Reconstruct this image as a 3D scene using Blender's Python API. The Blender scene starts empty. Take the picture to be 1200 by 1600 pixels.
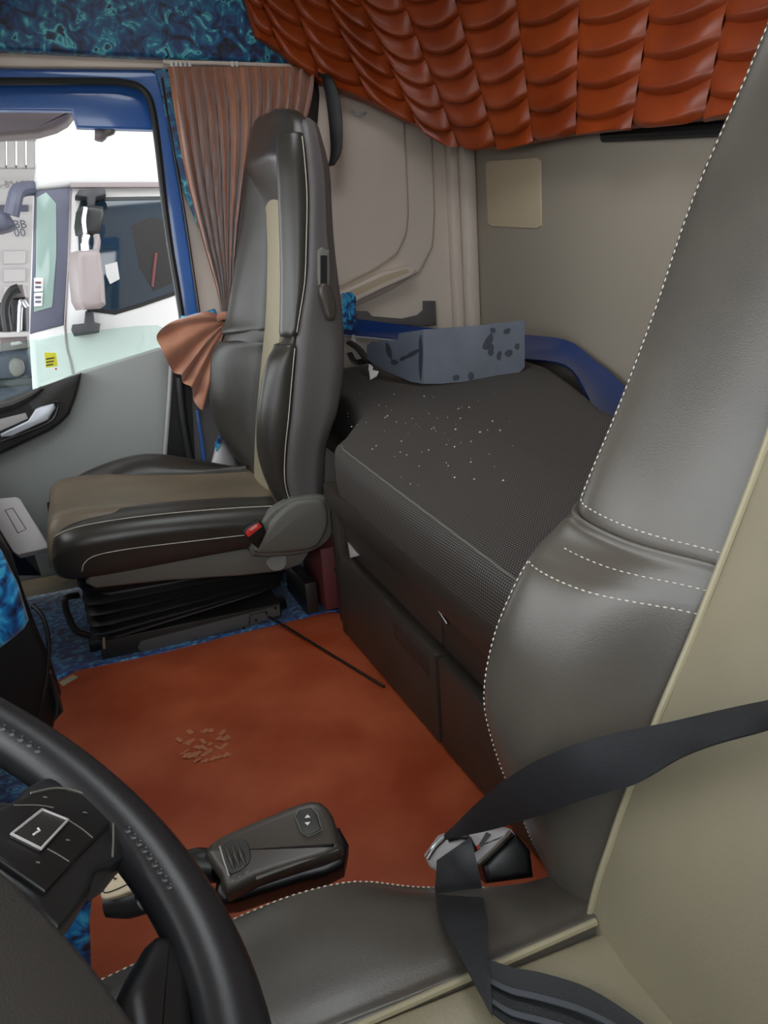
import bpy, bmesh, math, random
import numpy as np
from mathutils import Matrix, Vector

random.seed(4)
SC = bpy.context.scene
COL = SC.collection

# ------------------------------------------------------------------ camera
# world: X towards the rear of the cab, Y towards the passenger door, Z up; metres; floor at z = 0
FPX = 1155.0
CAM = np.array((0.0, 0.0, 0.85))
def _n(v):
    v = np.array(v, float)
    return v / np.linalg.norm(v)
_Y = _n((-487, -312, FPX))
_X = np.array((3112, -582, FPX), float)
_X = _n(_X - _Y * _X.dot(_Y))
_Z = np.cross(_X, _Y)
RM = np.array([_X, _Y, _Z])
cd = bpy.data.cameras.new('camera')
cd.sensor_fit = 'VERTICAL'
cd.sensor_height = 36.0
cd.lens = FPX / 1600.0 * 36.0
cd.clip_start = 0.01
cam = bpy.data.objects.new('camera', cd)
COL.objects.link(cam)
r, d, f = RM[:, 0], RM[:, 1], RM[:, 2]
cam.matrix_world = Matrix(((r[0], -d[0], -f[0], CAM[0]), (r[1], -d[1], -f[1], CAM[1]), (r[2], -d[2], -f[2], CAM[2]), (0, 0, 0, 1)))
SC.camera = cam

# ------------------------------------------------------------------ light
w = bpy.data.worlds.new('overcast_sky')
w.use_nodes = True
bg = w.node_tree.nodes['Background']
bg.inputs[0].default_value = (0.93, 0.97, 1.0, 1)
bg.inputs[1].default_value = 1.0
SC.world = w
SC.view_settings.view_transform = 'Standard'
SC.view_settings.look = 'None'
SC.view_settings.gamma = 1.0
SC.view_settings.use_curve_mapping = False
SC.view_settings.exposure = 2.4

# ------------------------------------------------------------------ helpers
def ray(px, py):
    return RM @ np.array(((px - 600) / FPX, (py - 800) / FPX, 1.0))
def at(px, py, a, v):
    """the point of the place that is seen at a pixel of the photograph, on the plane a = v"""
    dd = ray(px, py)
    i = 'xyz'.index(a)
    return CAM + dd * ((v - CAM[i]) / dd[i])
def atp(px, py, p0, n):
    dd = ray(px, py)
    n = np.array(n, float)
    return CAM + dd * (n.dot(np.array(p0) - CAM) / n.dot(dd))
def ats(pts, a, v):
    return [at(p[0], p[1], a, v) for p in pts]

def lin(c):
    out = []
    for x in c:
        x /= 255.0
        out.append(x / 12.92 if x <= 0.04045 else ((x + 0.055) / 1.055) ** 2.4)
    return (*out, 1.0)

MATS = {}
def mat(name, col, rough=0.5, metal=0.0, bump=0.0, bscale=200.0, vary=0.0, vscale=6.0, col2=None, spec=0.5, sheen=0.0, coat=0.0):
    m = bpy.data.materials.new(name)
    m.use_nodes = True
    nt = m.node_tree
    b = nt.nodes['Principled BSDF']
    b.inputs['Base Color'].default_value = lin(col)
    b.inputs['Roughness'].default_value = rough
    b.inputs['Metallic'].default_value = metal
    b.inputs['Specular IOR Level'].default_value = spec
    if sheen:
        b.inputs['Sheen Weight'].default_value = sheen
    if coat:
        b.inputs['Coat Weight'].default_value = coat
        b.inputs['Coat Roughness'].default_value = 0.08
    tc = nt.nodes.new('ShaderNodeTexCoord')
    if col2 is not None or vary:
        nz = nt.nodes.new('ShaderNodeTexNoise')
        nz.inputs['Scale'].default_value = vscale
        nz.inputs['Detail'].default_value = 5.0
        nt.links.new(tc.outputs['Object'], nz.inputs['Vector'])
        cr = nt.nodes.new('ShaderNodeValToRGB')
        cr.color_ramp.elements[0].position = 0.35
        cr.color_ramp.elements[1].position = 0.68
        c2 = col2 if col2 is not None else [max(0, x * (1 - vary)) for x in col]
        cr.color_ramp.elements[0].color = lin(col)
        cr.color_ramp.elements[1].color = lin(c2)
        nt.links.new(nz.outputs['Fac'], cr.inputs['Fac'])
        nt.links.new(cr.outputs['Color'], b.inputs['Base Color'])
    if bump:
        nb = nt.nodes.new('ShaderNodeTexNoise')
        nb.inputs['Scale'].default_value = bscale
        nb.inputs['Detail'].default_value = 3.0
        nt.links.new(tc.outputs['Object'], nb.inputs['Vector'])
        bp = nt.nodes.new('ShaderNodeBump')
        bp.inputs['Strength'].default_value = bump
        bp.inputs['Distance'].default_value = 0.002
        nt.links.new(nb.outputs['Fac'], bp.inputs['Height'])
        nt.links.new(bp.outputs['Normal'], b.inputs['Normal'])
    MATS[name] = m
    return m

def ramp(nt, fac, stops, interp='LINEAR'):
    cr = nt.nodes.new('ShaderNodeValToRGB')
    cr.color_ramp.interpolation = interp
    e = cr.color_ramp.elements
    e[0].position, e[0].color = stops[0][0], lin(stops[0][1])
    e[1].position, e[1].color = stops[-1][0], lin(stops[-1][1])
    for p, c in stops[1:-1]:
        k = e.new(p)
        k.color = lin(c)
    nt.links.new(fac, cr.inputs['Fac'])
    return cr.outputs['Color']

def velvet(name, scale, stops, dist=3.0):
    m = mat(name, (10, 40, 90), 0.45, sheen=0.3)
    nt = m.node_tree
    b = nt.nodes['Principled BSDF']
    tc = nt.nodes.new('ShaderNodeTexCoord')
    nz = nt.nodes.new('ShaderNodeTexNoise')
    nz.inputs['Scale'].default_value = scale
    nz.inputs['Detail'].default_value = 2.5
    nz.inputs['Distortion'].default_value = dist
    nt.links.new(tc.outputs['Object'], nz.inputs['Vector'])
    nt.links.new(ramp(nt, nz.outputs['Fac'], stops), b.inputs['Base Color'])
    bp = nt.nodes.new('ShaderNodeBump')
    bp.inputs['Strength'].default_value = 0.5
    bp.inputs['Distance'].default_value = 0.004
    nt.links.new(nz.outputs['Fac'], bp.inputs['Height'])
    nt.links.new(bp.outputs['Normal'], b.inputs['Normal'])
    return m

OFF = {}
def _link(name, me, parent, origin):
    o = bpy.data.objects.new(name, me)
    COL.objects.link(o)
    if parent is not None:
        o.parent = parent
        OFF[o.name] = OFF[parent.name]
    else:
        o.location = origin
        OFF[o.name] = np.array(origin, float)
    return o
def mesh(name, verts, faces, m, parent=None, smooth=True, sharp=35):
    V = np.array(verts, float)
    if parent is not None:
        org = OFF[parent.name]
    else:
        lo, hi = V.min(0), V.max(0)
        org = np.array(((lo[0] + hi[0]) / 2, (lo[1] + hi[1]) / 2, lo[2]))
    me = bpy.data.meshes.new(name)
    me.from_pydata([tuple(v - org) for v in V], [], [tuple(int(i) for i in q) for q in faces])
    bm = bmesh.new()
    bm.from_mesh(me)
    bmesh.ops.recalc_face_normals(bm, faces=bm.faces)
    if smooth:
        for fc in bm.faces:
            fc.smooth = True
        lim = math.radians(sharp)
        for e in bm.edges:
            if len(e.link_faces) == 2 and e.calc_face_angle(0) > lim:
                e.smooth = False
    bm.to_mesh(me)
    bm.free()
    me.materials.append(MATS[m] if isinstance(m, str) else m)
    return _link(name, me, parent, org)
def thing(name, loc, label, cat, group=None):
    o = bpy.data.objects.new(name, None)
    COL.objects.link(o)
    o.location = loc
    o.empty_display_size = 0.05
    OFF[o.name] = np.array(loc, float)
    return tag(o, label, cat, group)
def tag(o, label, cat, group=None):
    o['label'] = label
    o['category'] = cat
    if group:
        o['group'] = group
    return o
def struct(o):
    o['kind'] = 'structure'
    return o
def stuff(o):
    o['kind'] = 'stuff'
    return o

def crs(P, n, closed=False):
    """Catmull-Rom through P (k,3), n steps per span"""
    P = np.array(P, float)
    k = len(P)
    if n <= 1:
        return P
    out = []
    for i in range(k if closed else k - 1):
        if closed:
            a, b, c, e = P[(i - 1) % k], P[i], P[(i + 1) % k], P[(i + 2) % k]
        else:
            b, c = P[i], P[i + 1]
            a = P[i - 1] if i > 0 else 2 * b - c
            e = P[i + 2] if i + 2 < k else 2 * c - b
        for j in range(n):
            t = j / n
            out.append(0.5 * (2 * b + (c - a) * t + (2 * a - 5 * b + 4 * c - e) * t * t + (3 * b - a - 3 * c + e) * t ** 3))
    if not closed:
        out.append(P[-1])
    return np.array(out)

def grid_faces(nr, nc, closed):
    F = []
    for i in range(nr - 1):
        for j in range(nc if closed else nc - 1):
            k = (j + 1) % nc
            F.append((i * nc + j, i * nc + k, (i + 1) * nc + k, (i + 1) * nc + j))
    return F
def loft(name, rows, m, parent=None, nu=3, nv=3, closed=True, cap=True, sharp=50):
    R = [crs(r, nu, closed) for r in rows]
    A = np.array(R)
    if nv > 1:
        A = np.stack([crs(A[:, j], nv) for j in range(A.shape[1])], axis=1)
    nr, nc = A.shape[:2]
    V = list(A.reshape(-1, 3))
    F = grid_faces(nr, nc, closed)
    if closed and cap:
        for i in (0, nr - 1):
            c = A[i].mean(0)
            V.append(c)
            q = len(V) - 1
            for j in range(nc):
                F.append((i * nc + j, i * nc + (j + 1) % nc, q))
    o = mesh(name, V, F, m, parent, sharp=sharp)
    return o, A
def rounded_ends(rows, a=0.012, axis=2, steps=((0.55, 1.0), (0.85, 0.35))):
    """adds shrunken end rows so a loft ends in a soft roll; axis = direction of the rows"""
    out = [np.array(r, float) for r in rows]
    def end(r, sgn):
        c = r.mean(0)
        ex = []
        for s, k in steps:
            q = c + (r - c) * s
            q[:, axis] = r[:, axis] + sgn * a * (1 - k)
            ex.append(q)
        return ex
    s0 = 1 if out[0][0][axis] < out[-1][0][axis] else -1
    return end(out[0], -s0) + out + end(out[-1], s0)[::-1]

def tube(name, path, rad, m, parent=None, n=10, sub=4, closed=False, flat=1.0):
    P = crs(path, sub, closed)
    k = len(P)
    rad = np.interp(np.linspace(0, 1, k), np.linspace(0, 1, len(np.atleast_1d(rad))), np.atleast_1d(rad)) if np.ndim(rad) else np.full(k, rad)
    V = []
    up = None
    for i in range(k):
        t = _n((P[(i + 1) % k] if closed or i + 1 < k else P[i]) - (P[i - 1] if closed or i > 0 else P[i]))
        if up is None:
            up = np.array((0, 0, 1.0)) if abs(t[2]) < 0.9 else np.array((1.0, 0, 0))
        s = _n(np.cross(t, up))
        up = _n(np.cross(s, t))
        for j in range(n):
            a = 2 * math.pi * j / n
            V.append(P[i] + rad[i] * (s * math.cos(a) + up * math.sin(a) * flat))
    F = []
    for i in range(k if closed else k - 1):
        for j in range(n):
            F.append((i * n + j, i * n + (j + 1) % n, ((i + 1) % k) * n + (j + 1) % n, ((i + 1) % k) * n + j))
    if not closed:
        F.append(tuple(range(n)))
        F.append(tuple(range((k - 1) * n, k * n)))
    return mesh(name, V, F, m, parent)

def slab(name, outline, nrm, thick, m, parent=None, r=0.0, sm=1, steps=3, both=False):
    """a plate with the given outline (points of one plane or nearly), rounded front rim; nrm points to its front, thickness goes back"""
    P = crs(outline, sm, True) if sm > 1 else np.array(outline, float)
    nrm = _n(nrm)
    k = len(P)
    c = P.mean(0)
    ins = np.zeros_like(P)
    area = 0
    for i in range(k):
        area += np.dot(nrm, np.cross(P[i] - c, P[(i + 1) % k] - c))
    sg = 1 if area > 0 else -1
    for i in range(k):
        e1 = P[i] - P[i - 1]
        e2 = P[(i + 1) % k] - P[i]
        e1 = e1 / (np.linalg.norm(e1) + 1e-9)
        e2 = e2 / (np.linalg.norm(e2) + 1e-9)
        n1 = np.cross(nrm, e1) * sg
        n2 = np.cross(nrm, e2) * sg
        b = n1 + n2
        b = b / (np.linalg.norm(b) + 1e-9)
        co = max(0.5, float(np.dot(b, n1)))
        ins[i] = b / co
    rings = []
    prof = [(0.0, -thick)]
    if both and r:
        prof = [(r * (1 - math.cos(q * math.pi / 2 / steps)), -thick + r * (1 - math.sin(q * math.pi / 2 / steps))) for q in range(steps, -1, -1)]
    if r:
        prof += [(r * (1 - math.cos(q * math.pi / 2 / steps)), -r * (1 - math.sin(q * math.pi / 2 / steps))) for q in range(0, steps + 1)]
    else:
        prof += [(0.0, 0.0)]
    for i, h in prof:
        rings.append(P + ins * i + nrm * h)
    V = np.concatenate(rings)
    F = grid_faces(len(prof), k, True)
    F.append(tuple(range(k)))
    F.append(tuple(range((len(prof) - 1) * k, len(prof) * k)))
    return mesh(name, V, F, m, parent, sharp=40)
def box(name, lo, hi, m, parent=None, r=0.004):
    lo, hi = np.array(lo, float), np.array(hi, float)
    bm = bmesh.new()
    bmesh.ops.create_cube(bm, size=1.0)
    for v in bm.verts:
        v.co = Vector(lo + (np.array(v.co) + 0.5) * (hi - lo))
    if r:
        bmesh.ops.bevel(bm, geom=list(bm.edges), offset=min(r, 0.45 * float((hi - lo).min())), segments=2, affect='EDGES', profile=0.5)
    V = [tuple(v.co) for v in bm.verts]
    bm.verts.index_update()
    F = [[v.index for v in fc.verts] for fc in bm.faces]
    bm.free()
    return mesh(name, V, F, m, parent, sharp=40)
def ribbon(name, A, B, thick, m, parent=None, sub=4, across=4, sag=0.0):
    """a strap between two edge lines"""
    A, B = crs(A, sub), crs(B, sub)
    k = len(A)
    rows = []
    for i in range(k):
        t = _n((A[min(i + 1, k - 1)] + B[min(i + 1, k - 1)]) - (A[max(i - 1, 0)] + B[max(i - 1, 0)]))
        n = _n(np.cross(t, B[i] - A[i]))
        fr = [A[i] + (B[i] - A[i]) * q / across + n * (thick / 2 + sag * math.sin(math.pi * q / across)) for q in range(across + 1)]
        bk = [p - n * thick for p in fr[::-1]]
        rows.append(fr + bk)
    return loft(name, rows, m, parent, nu=1, nv=1, sharp=60)[0]
def stitches(name, path, m, parent, step=0.0075, ln=0.0055, rad=0.0011, out=None):
    """a row of short thread dashes along a path"""
    P = np.array(path)
    seg = np.linalg.norm(np.diff(P, axis=0), axis=1)
    s = np.concatenate(([0], np.cumsum(seg)))
    V, F = [], []
    q = 0.0
    while q + ln < s[-1]:
        a = np.array([np.interp(q, s, P[:, i]) for i in range(3)])
        b = np.array([np.interp(q + ln, s, P[:, i]) for i in range(3)])
        t = _n(b - a)
        u = _n(np.cross(t, (0.3, 0.5, 0.8)))
        v = np.cross(t, u)
        k = len(V)
        mid = (a + b) / 2
        V.append(a)
        for j in range(5):
            an = 2 * math.pi * j / 5
            V.append(mid + rad * (u * math.cos(an) + v * math.sin(an)))
        V.append(b)
        for j in range(5):
            F.append((k, k + 1 + j, k + 1 + (j + 1) % 5))
            F.append((k + 6, k + 1 + (j + 1) % 5, k + 1 + j))
        q += step
    return stuff(mesh(name, V, F, m, parent))
def text(name, body, size, O, U, V, m, parent, ext=0.0004):
    """flat lettering: O = centre, U = reading direction, V = up"""
    cu = bpy.data.curves.new(name, 'FONT')
    cu.body = body
    cu.size = size
    cu.align_x = 'CENTER'
    cu.align_y = 'CENTER'
    cu.extrude = ext
    cu.resolution_u = 2
    tmp = bpy.data.objects.new(name + '_tmp', cu)
    COL.objects.link(tmp)
    me0 = tmp.to_mesh()
    vs = [np.array(v.co) for v in me0.vertices]
    fs = [list(p.vertices) for p in me0.polygons]
    tmp.to_mesh_clear()
    bpy.data.objects.remove(tmp)
    bpy.data.curves.remove(cu)
    U, V = _n(U), _n(V)
    W = np.cross(U, V)
    return mesh(name, [np.array(O) + U * v[0] + V * v[1] + W * v[2] for v in vs], fs, m, parent, smooth=False)

# ------------------------------------------------------------------ materials
mat('leather_dark', (56, 53, 48), 0.32, bump=0.12, bscale=700, col2=(48, 45, 41), vscale=5)
mat('leather_drv', (80, 75, 68), 0.30, bump=0.10, bscale=800, col2=(68, 64, 59), vscale=7)
mat('leather_beige', (136, 128, 106), 0.5, bump=0.15, bscale=300, col2=(122, 115, 95), vscale=5)
mat('leather_tan', (120, 106, 88), 0.42, bump=0.25, bscale=260, col2=(104, 92, 76), vscale=7)
mat('strip_beige', (148, 138, 112), 0.6)
mat('side_vinyl', (92, 88, 87), 0.5, bump=0.15, bscale=500)
mat('shell_grey', (98, 97, 90), 0.5, bump=0.2, bscale=600)
mat('plastic_dark', (42, 40, 38), 0.45, bump=0.1, bscale=600)
mat('plastic_black', (20, 20, 21), 0.4)
mat('rubber', (26, 26, 27), 0.5, bump=0.1, bscale=150)
mat('thread', (200, 195, 182), 0.7)
mat('piping', (150, 142, 116), 0.5)
mat('orange_leather', (150, 62, 17), 0.40, bump=0.1, bscale=600, col2=(124, 46, 11), vscale=6)
mat('mat_orange', (172, 86, 54), 0.5, bump=0.1, bscale=90, col2=(142, 56, 26), vscale=5.5, spec=0.3)
mat('mat_dirt', (176, 112, 80), 0.8)
mat('beige_plastic', (216, 203, 190), 0.5, bump=0.1, bscale=500)
mat('rear_fabric', (154, 144, 130), 0.8, bump=0.15, bscale=700)
mat('patch_beige', (196, 178, 150), 0.6)
mat('cabinet', (52, 46, 40), 0.42, bump=0.1, bscale=900)
mat('blue_paint', (48, 98, 170), 0.3, coat=0.6)
mat('blue_fairing', (14, 54, 116), 0.3, coat=0.5)
mat('sheet_grey', (96, 102, 114), 0.6, col2=(82, 88, 98), vscale=9)
mat('smudge', (44, 48, 58), 0.7)
mat('white_plastic', (214, 212, 208), 0.5)
mat('light_grey', (176, 172, 172), 0.45)
mat('door_grey', (150, 154, 150), 0.5, bump=0.1, bscale=500)
mat('silver', (196, 200, 208), 0.35, metal=0.3)
mat('chrome', (210, 214, 222), 0.15, metal=1.0)
mat('curtain_velvet', (168, 112, 84), 0.75, sheen=0.5, bump=0.15, bscale=60, col2=(150, 96, 70), vscale=14)
mat('belt', (30, 31, 34), 0.5, bump=0.3, bscale=800)
mat('belt_stripe', (62, 66, 72), 0.5)
mat('red', (214, 52, 42), 0.45)
mat('maroon', (96, 42, 44), 0.6)
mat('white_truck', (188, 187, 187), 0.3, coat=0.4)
mat('dark_glass', (22, 40, 54), 0.06, spec=0.8)
mat('green_glass', (128, 148, 142), 0.1)
mat('pillar_dark', (74, 76, 92), 0.5)
mat('mirror_grey', (130, 120, 120), 0.45)
mat('yellow', (226, 222, 60), 0.7)
mat('ink', (60, 58, 50), 0.7)
mat('concrete', (168, 164, 158), 0.9, col2=(150, 148, 142), vscale=1)
mat('building_white', (190, 187, 187), 0.8)
mat('engine_dark', (58, 58, 62), 0.6, col2=(40, 40, 44), vscale=12)
mat('ceiling', (178, 168, 152), 0.8)
mat('wheel_leather', (30, 30, 32), 0.36, bump=0.05, bscale=500)
mat('airbag', (56, 53, 50), 0.5, bump=0.15, bscale=700)
mat('console_brown', (62, 56, 50), 0.36, bump=0.1, bscale=700)
mat('grey_thread', (150, 148, 142), 0.7)
velvet('velvet_top', 24, [(0.32, (2, 8, 26)), (0.42, (6, 48, 98)), (0.52, (8, 84, 132)), (0.58, (16, 116, 150)), (0.64, (96, 204, 208)), (0.68, (8, 60, 104)), (0.76, (2, 10, 30))], 1.2)
velvet('velvet_console', 17, [(0.34, (4, 10, 30)), (0.42, (10, 70, 130)), (0.52, (18, 130, 196)), (0.62, (70, 190, 226)), (0.74, (14, 90, 160))])
velvet('velvet_floor', 40, [(0.34, (30, 20, 70)), (0.44, (14, 52, 120)), (0.54, (22, 96, 160)), (0.62, (90, 170, 205)), (0.68, (20, 60, 120)), (0.76, (46, 34, 100))], 1.0)

def glass_mat(name, tint, refl):
    m = bpy.data.materials.new(name)
    m.use_nodes = True
    nt = m.node_tree
    nt.nodes.clear()
    out = nt.nodes.new('ShaderNodeOutputMaterial')
    mx = nt.nodes.new('ShaderNodeMixShader')
    tr = nt.nodes.new('ShaderNodeBsdfTransparent')
    gl = nt.nodes.new('ShaderNodeBsdfGlossy')
    tr.inputs[0].default_value = (*tint, 1)
    gl.inputs['Roughness'].default_value = 0.02
    mx.inputs[0].default_value = refl
    nt.links.new(tr.outputs[0], mx.inputs[1])
    nt.links.new(gl.outputs[0], mx.inputs[2])
    nt.links.new(mx.outputs[0], out.inputs[0])
    MATS[name] = m
glass_mat('window_glass', (0.86, 0.95, 0.92), 0.06)

def mattress_mat():
    m = mat('mattress_weave', (44, 42, 41), 0.75)
    nt = m.node_tree
    b = nt.nodes['Principled BSDF']
    tc = nt.nodes.new('ShaderNodeTexCoord')
    sx = nt.nodes.new('ShaderNodeSeparateXYZ')
    nt.links.new(tc.outputs['Object'], sx.inputs[0])
    def mth(op, a, bb):
        k = nt.nodes.new('ShaderNodeMath')
        k.operation = op
        for i, q in enumerate((a, bb)):
            if q is None:
                continue
            if isinstance(q, (int, float)):
                k.inputs[i].default_value = q
            else:
                nt.links.new(q, k.inputs[i])
        return k.outputs[0]
    u = mth('MULTIPLY', sx.outputs['Y'], 2 * math.pi / 0.0115)
    v = mth('MULTIPLY', mth('ADD', sx.outputs['X'], sx.outputs['Z']), 2 * math.pi / 0.0115)
    a = mth('MULTIPLY', mth('SINE', u, None), mth('SINE', v, None))
    nt.links.new(ramp(nt, mth('ADD', mth('MULTIPLY', a, 0.5), 0.5), [(0.0, (140, 129, 118)), (0.16, (70, 66, 62)), (0.30, (42, 41, 41)), (0.70, (42, 41, 41)), (0.84, (70, 66, 62)), (1.0, (140, 129, 118))]), b.inputs['Base Color'])
mattress_mat()

# ================================================================== the cab shell
YD = 2.45          # inner face of the passenger door
XR = 1.35          # rear wall
def quad_box(name, lo, hi, m, parent=None, r=0.0):
    return box(name, lo, hi, m, parent, r)
floor = struct(quad_box('floor', (-1.2, -0.12, -0.05), (XR, 2.50, 0.0), 'velvet_floor'))
# open roof hatch added over the middle of the cab to light the mat
HX0, HX1, HY0, HY1 = 0.08, 0.70, 0.80, 1.65
ceil = struct(quad_box('ceiling', (-0.75, -0.15, 1.95), (HX0, 2.55, 1.99), 'ceiling'))
quad_box('roof_panel', (HX1, -0.15, 1.95), (XR + 0.05, 2.55, 1.99), 'ceiling', ceil)
quad_box('roof_panel', (HX0, -0.15, 1.95), (HX1, HY0, 1.99), 'ceiling', ceil)
quad_box('roof_panel', (HX0, HY1, 1.95), (HX1, 2.55, 1.99), 'ceiling', ceil)
tube('added_hatch_frame', [np.array(p) for p in ((HX0, HY0, 1.95), (HX1, HY0, 1.95), (HX1, HY1, 1.95), (HX0, HY1, 1.95))], 0.02, 'plastic_dark', ceil, n=8, sub=1, closed=True)
wall_rear = struct(quad_box('wall_rear', (XR, -0.15, 0.0), (XR + 0.05, 2.55, 1.95), 'rear_fabric'))
# passenger side wall behind the door
wr = [(0.345, 2.47, 0.0), (XR, 2.47, 0.0), (XR, 2.47, 1.95), (-0.75, 2.47, 1.95), (-0.75, 2.47, 1.50), (0.30, 2.47, 1.50), (0.345, 2.47, 1.46)]
wall_right = struct(slab('wall_right', [np.array(p) for p in wr], (0, -1, 0), 0.05, 'beige_plastic'))
# driver side: wall behind the open door, header above it
wl = [(0.40, -0.15, 0.0), (XR, -0.15, 0.0), (XR, -0.15, 1.95), (-0.75, -0.15, 1.95), (-0.75, -0.15, 1.45), (0.40, -0.15, 1.45)]
wall_left = struct(slab('wall_left', [np.array(p) for p in wl], (0, 1, 0), 0.05, 'beige_plastic'))
wall_front = struct(quad_box('wall_front', (-1.25, -0.12, 0.0), (-1.15, 2.50, 0.62), 'plastic_dark'))
struct(quad_box('added_header', (-0.80, -0.12, 1.34), (-0.30, 2.46, 1.95), 'ceiling'))  # unseen header, brought low to cut the light through the windscreen
# the dashboard under the windscreen and an added door half that darkens the floor
dash_top = slab('dashboard', [np.array(p) for p in ((-1.14, 2.42, 0.30), (-0.52, 2.42, 0.30), (-0.42, 2.42, 0.42), (-0.42, 2.42, 0.60), (-0.52, 2.42, 0.72), (-1.14, 2.42, 0.74))], (0, 1, 0), 2.46, 'plastic_dark', r=0.02)
slab('centre_stack', [np.array(p) for p in ((-0.95, 1.56, 0.30), (-0.40, 1.56, 0.30), (-0.33, 1.56, 0.45), (-0.31, 1.56, 0.74), (-0.38, 1.56, 0.84), (-0.95, 1.56, 0.84))], (0, 1, 0), 0.80, 'plastic_dark', dash_top, r=0.03)
tag(dash_top, 'dark dashboard across the front of the cab', 'dashboard')
struct(slab('added_door_half', [np.array(p) for p in ((-1.0, -0.13, 0.0), (0.395, -0.13, 0.0), (0.40, -0.13, 0.80), (-0.1, -0.13, 0.72), (-1.0, -0.13, 0.60))], (0, 1, 0), 0.06, 'door_grey', r=0.01))

# mouldings of the side wall
def wpx(pts, y=2.47):
    return ats(pts, 'y', y)
slab('moulded_panel', wpx([(480, 130), (560, 150), (676, 205), (681, 330), (678, 385), (658, 425), (615, 452), (560, 478), (480, 505)], 2.452), (0, -1, 0), 0.03, 'beige_plastic', wall_right, r=0.012)
slab('moulded_panel', wpx([(480, 120), (560, 140), (634, 190), (640, 330), (637, 365), (622, 398), (590, 420), (540, 446), (480, 470)], 2.434), (0, -1, 0), 0.03, 'beige_plastic', wall_right, r=0.012)
# open pocket under the moulded panel
slab('storage_pocket', wpx([(520, 462), (560, 444), (600, 424), (640, 414), (650, 420), (646, 430), (606, 448), (560, 470), (520, 486)], 2.405), (0, -1, 0), 0.05, 'beige_plastic', wall_right, r=0.006)
slab('pocket_opening', wpx([(524, 464), (562, 448), (602, 430), (636, 420), (640, 425), (604, 440), (562, 460), (524, 476)], 2.404), (0, -1, 0), 0.004, 'patch_beige', wall_right)
for x0, x1, y0 in ((1.262, 1.30, 2.43), (1.30, 1.349, 2.40)):
    box('corner_pillar', (x0, y0, 0.45), (x1, 2.475, 1.95), 'beige_plastic', wall_right, r=0.014)
box('coat_hook_plate', (0.90, 2.447, 1.33), (1.0, 2.472, 1.36), 'beige_plastic', wall_right, r=0.006)
tube('coat_hook', [at(548, 172, 'y', 2.44), at(560, 180, 'y', 2.42), at(572, 176, 'y', 2.43)], 0.004, 'silver', wall_right, n=8)

# rear wall: the lighter square and a black tube as the padding's shadow line
slab('wall_patch', ats([(758, 256), (764, 251), (838, 246), (844, 251), (845, 352), (840, 357), (768, 354), (762, 349)], 'x', XR - 0.004), (-1, 0, 0), 0.004, 'patch_beige', wall_rear, r=0.002)
ra_, rb_ = at(945, 212, 'x', XR - 0.02), at(1100, 203, 'x', XR - 0.02)
tube('padding_shadow', [ra_, rb_, rb_ + (rb_ - ra_) * 3], 0.016, 'plastic_black', wall_rear, n=10, sub=2)
box('fabric_seam', (XR - 0.006, 0.2, 0.50), (XR, 2.40, 0.507), 'rear_fabric', wall_rear, r=0.0)

# trim over the door, blue velvet valance
struct(slab('trim_1', wpx([(-150, 74), (0, 80), (200, 88), (470, 100), (478, 116), (250, 106), (0, 104), (-150, 100)], 2.425), (0, -1, 0), 0.04, 'beige_plastic', r=0.006))
val = slab('velvet_valance', ats([(-160, -160), (520, -160), (520, 104), (440, 98), (200, 87), (0, 77), (-160, 70)], 'y', 2.395), (0, -1, 0), 0.03, 'velvet_top', r=0.01)
tag(val, 'dark blue and teal crushed velvet valance above the passenger door', 'valance')
# blue velvet cover down the pillar, behind the curtain
pc = slab('pillar_cover', ats([(240, 98), (330, 98), (380, 380), (330, 385), (322, 382), (300, 330), (288, 300), (266, 210), (250, 140)], 'y', 2.435), (0, -1, 0), 0.012, 'velvet_top', r=0.004)
tag(pc, 'strip of blue crushed velvet running down beside the curtain', 'velvet trim')

# ------------------------------------------------------------------ passenger door
door = thing('door_1', (0.0, 2.50, 0.0), 'grey passenger door with blue frame and half lowered window', 'door')
struct(door)
lp = [at(267, 552, 'y', YD), at(256, 714, 'y', YD)]
slab('lower_panel', [np.array((-1.0, YD, 0.02)), np.array((0.10, YD, 0.02)), lp[1], lp[0], at(262, 546, 'y', YD), at(250, 544, 'y', YD), at(127, 581, 'y', YD), at(0, 634, 'y', YD), np.array((-1.0, YD, 0.36))],
     (0, -1, 0), 0.045, 'door_grey', door, r=0.008)
tube('edge_strip', [at(269, 548, 'y', YD), at(263, 640, 'y', YD), at(257, 716, 'y', YD), at(250, 800, 'y', YD)], 0.007, 'light_grey', door, n=8)
slab('window_pane', ats([(-220, 596), (0, 538), (104, 521), (215, 509), (246, 508), (262, 515), (290, 600), (-220, 760)], 'y', 2.482), (0, -1, 0), 0.005, 'window_glass', door)
slab('window_header', ats([(-160, 124), (190, 129), (220, 138), (235, 165), (240, 203), (120, 199), (112, 173), (-160, 170)], 'y', 2.475), (0, -1, 0), 0.03, 'blue_paint', door, r=0.006)
fr = [(-160, 104), (0, 104), (235, 108), (252, 120), (264, 200), (285, 320), (300, 420), (310, 495), (316, 560), (292, 560), (284, 490), (263, 380), (247, 230), (237, 165), (221, 136), (190, 128), (-160, 122)]
slab('door_frame', ats(fr, 'y', 2.445), (0, -1, 0), 0.05, 'blue_paint', door, r=0.006)
tube('window_seal', ats([(-160, 126), (0, 127), (150, 127), (192, 129), (221, 138), (237, 165), (247, 230), (256, 310), (266, 385), (277, 450), (285, 500), (290, 530)], 'y', 2.44), 0.010, 'rubber', door, n=8)
tube('frame_trim', ats([(253, 122), (266, 205), (287, 325), (302, 425), (313, 500)], 'y', 2.437), 0.004, 'plastic_dark', door, n=6)
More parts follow.
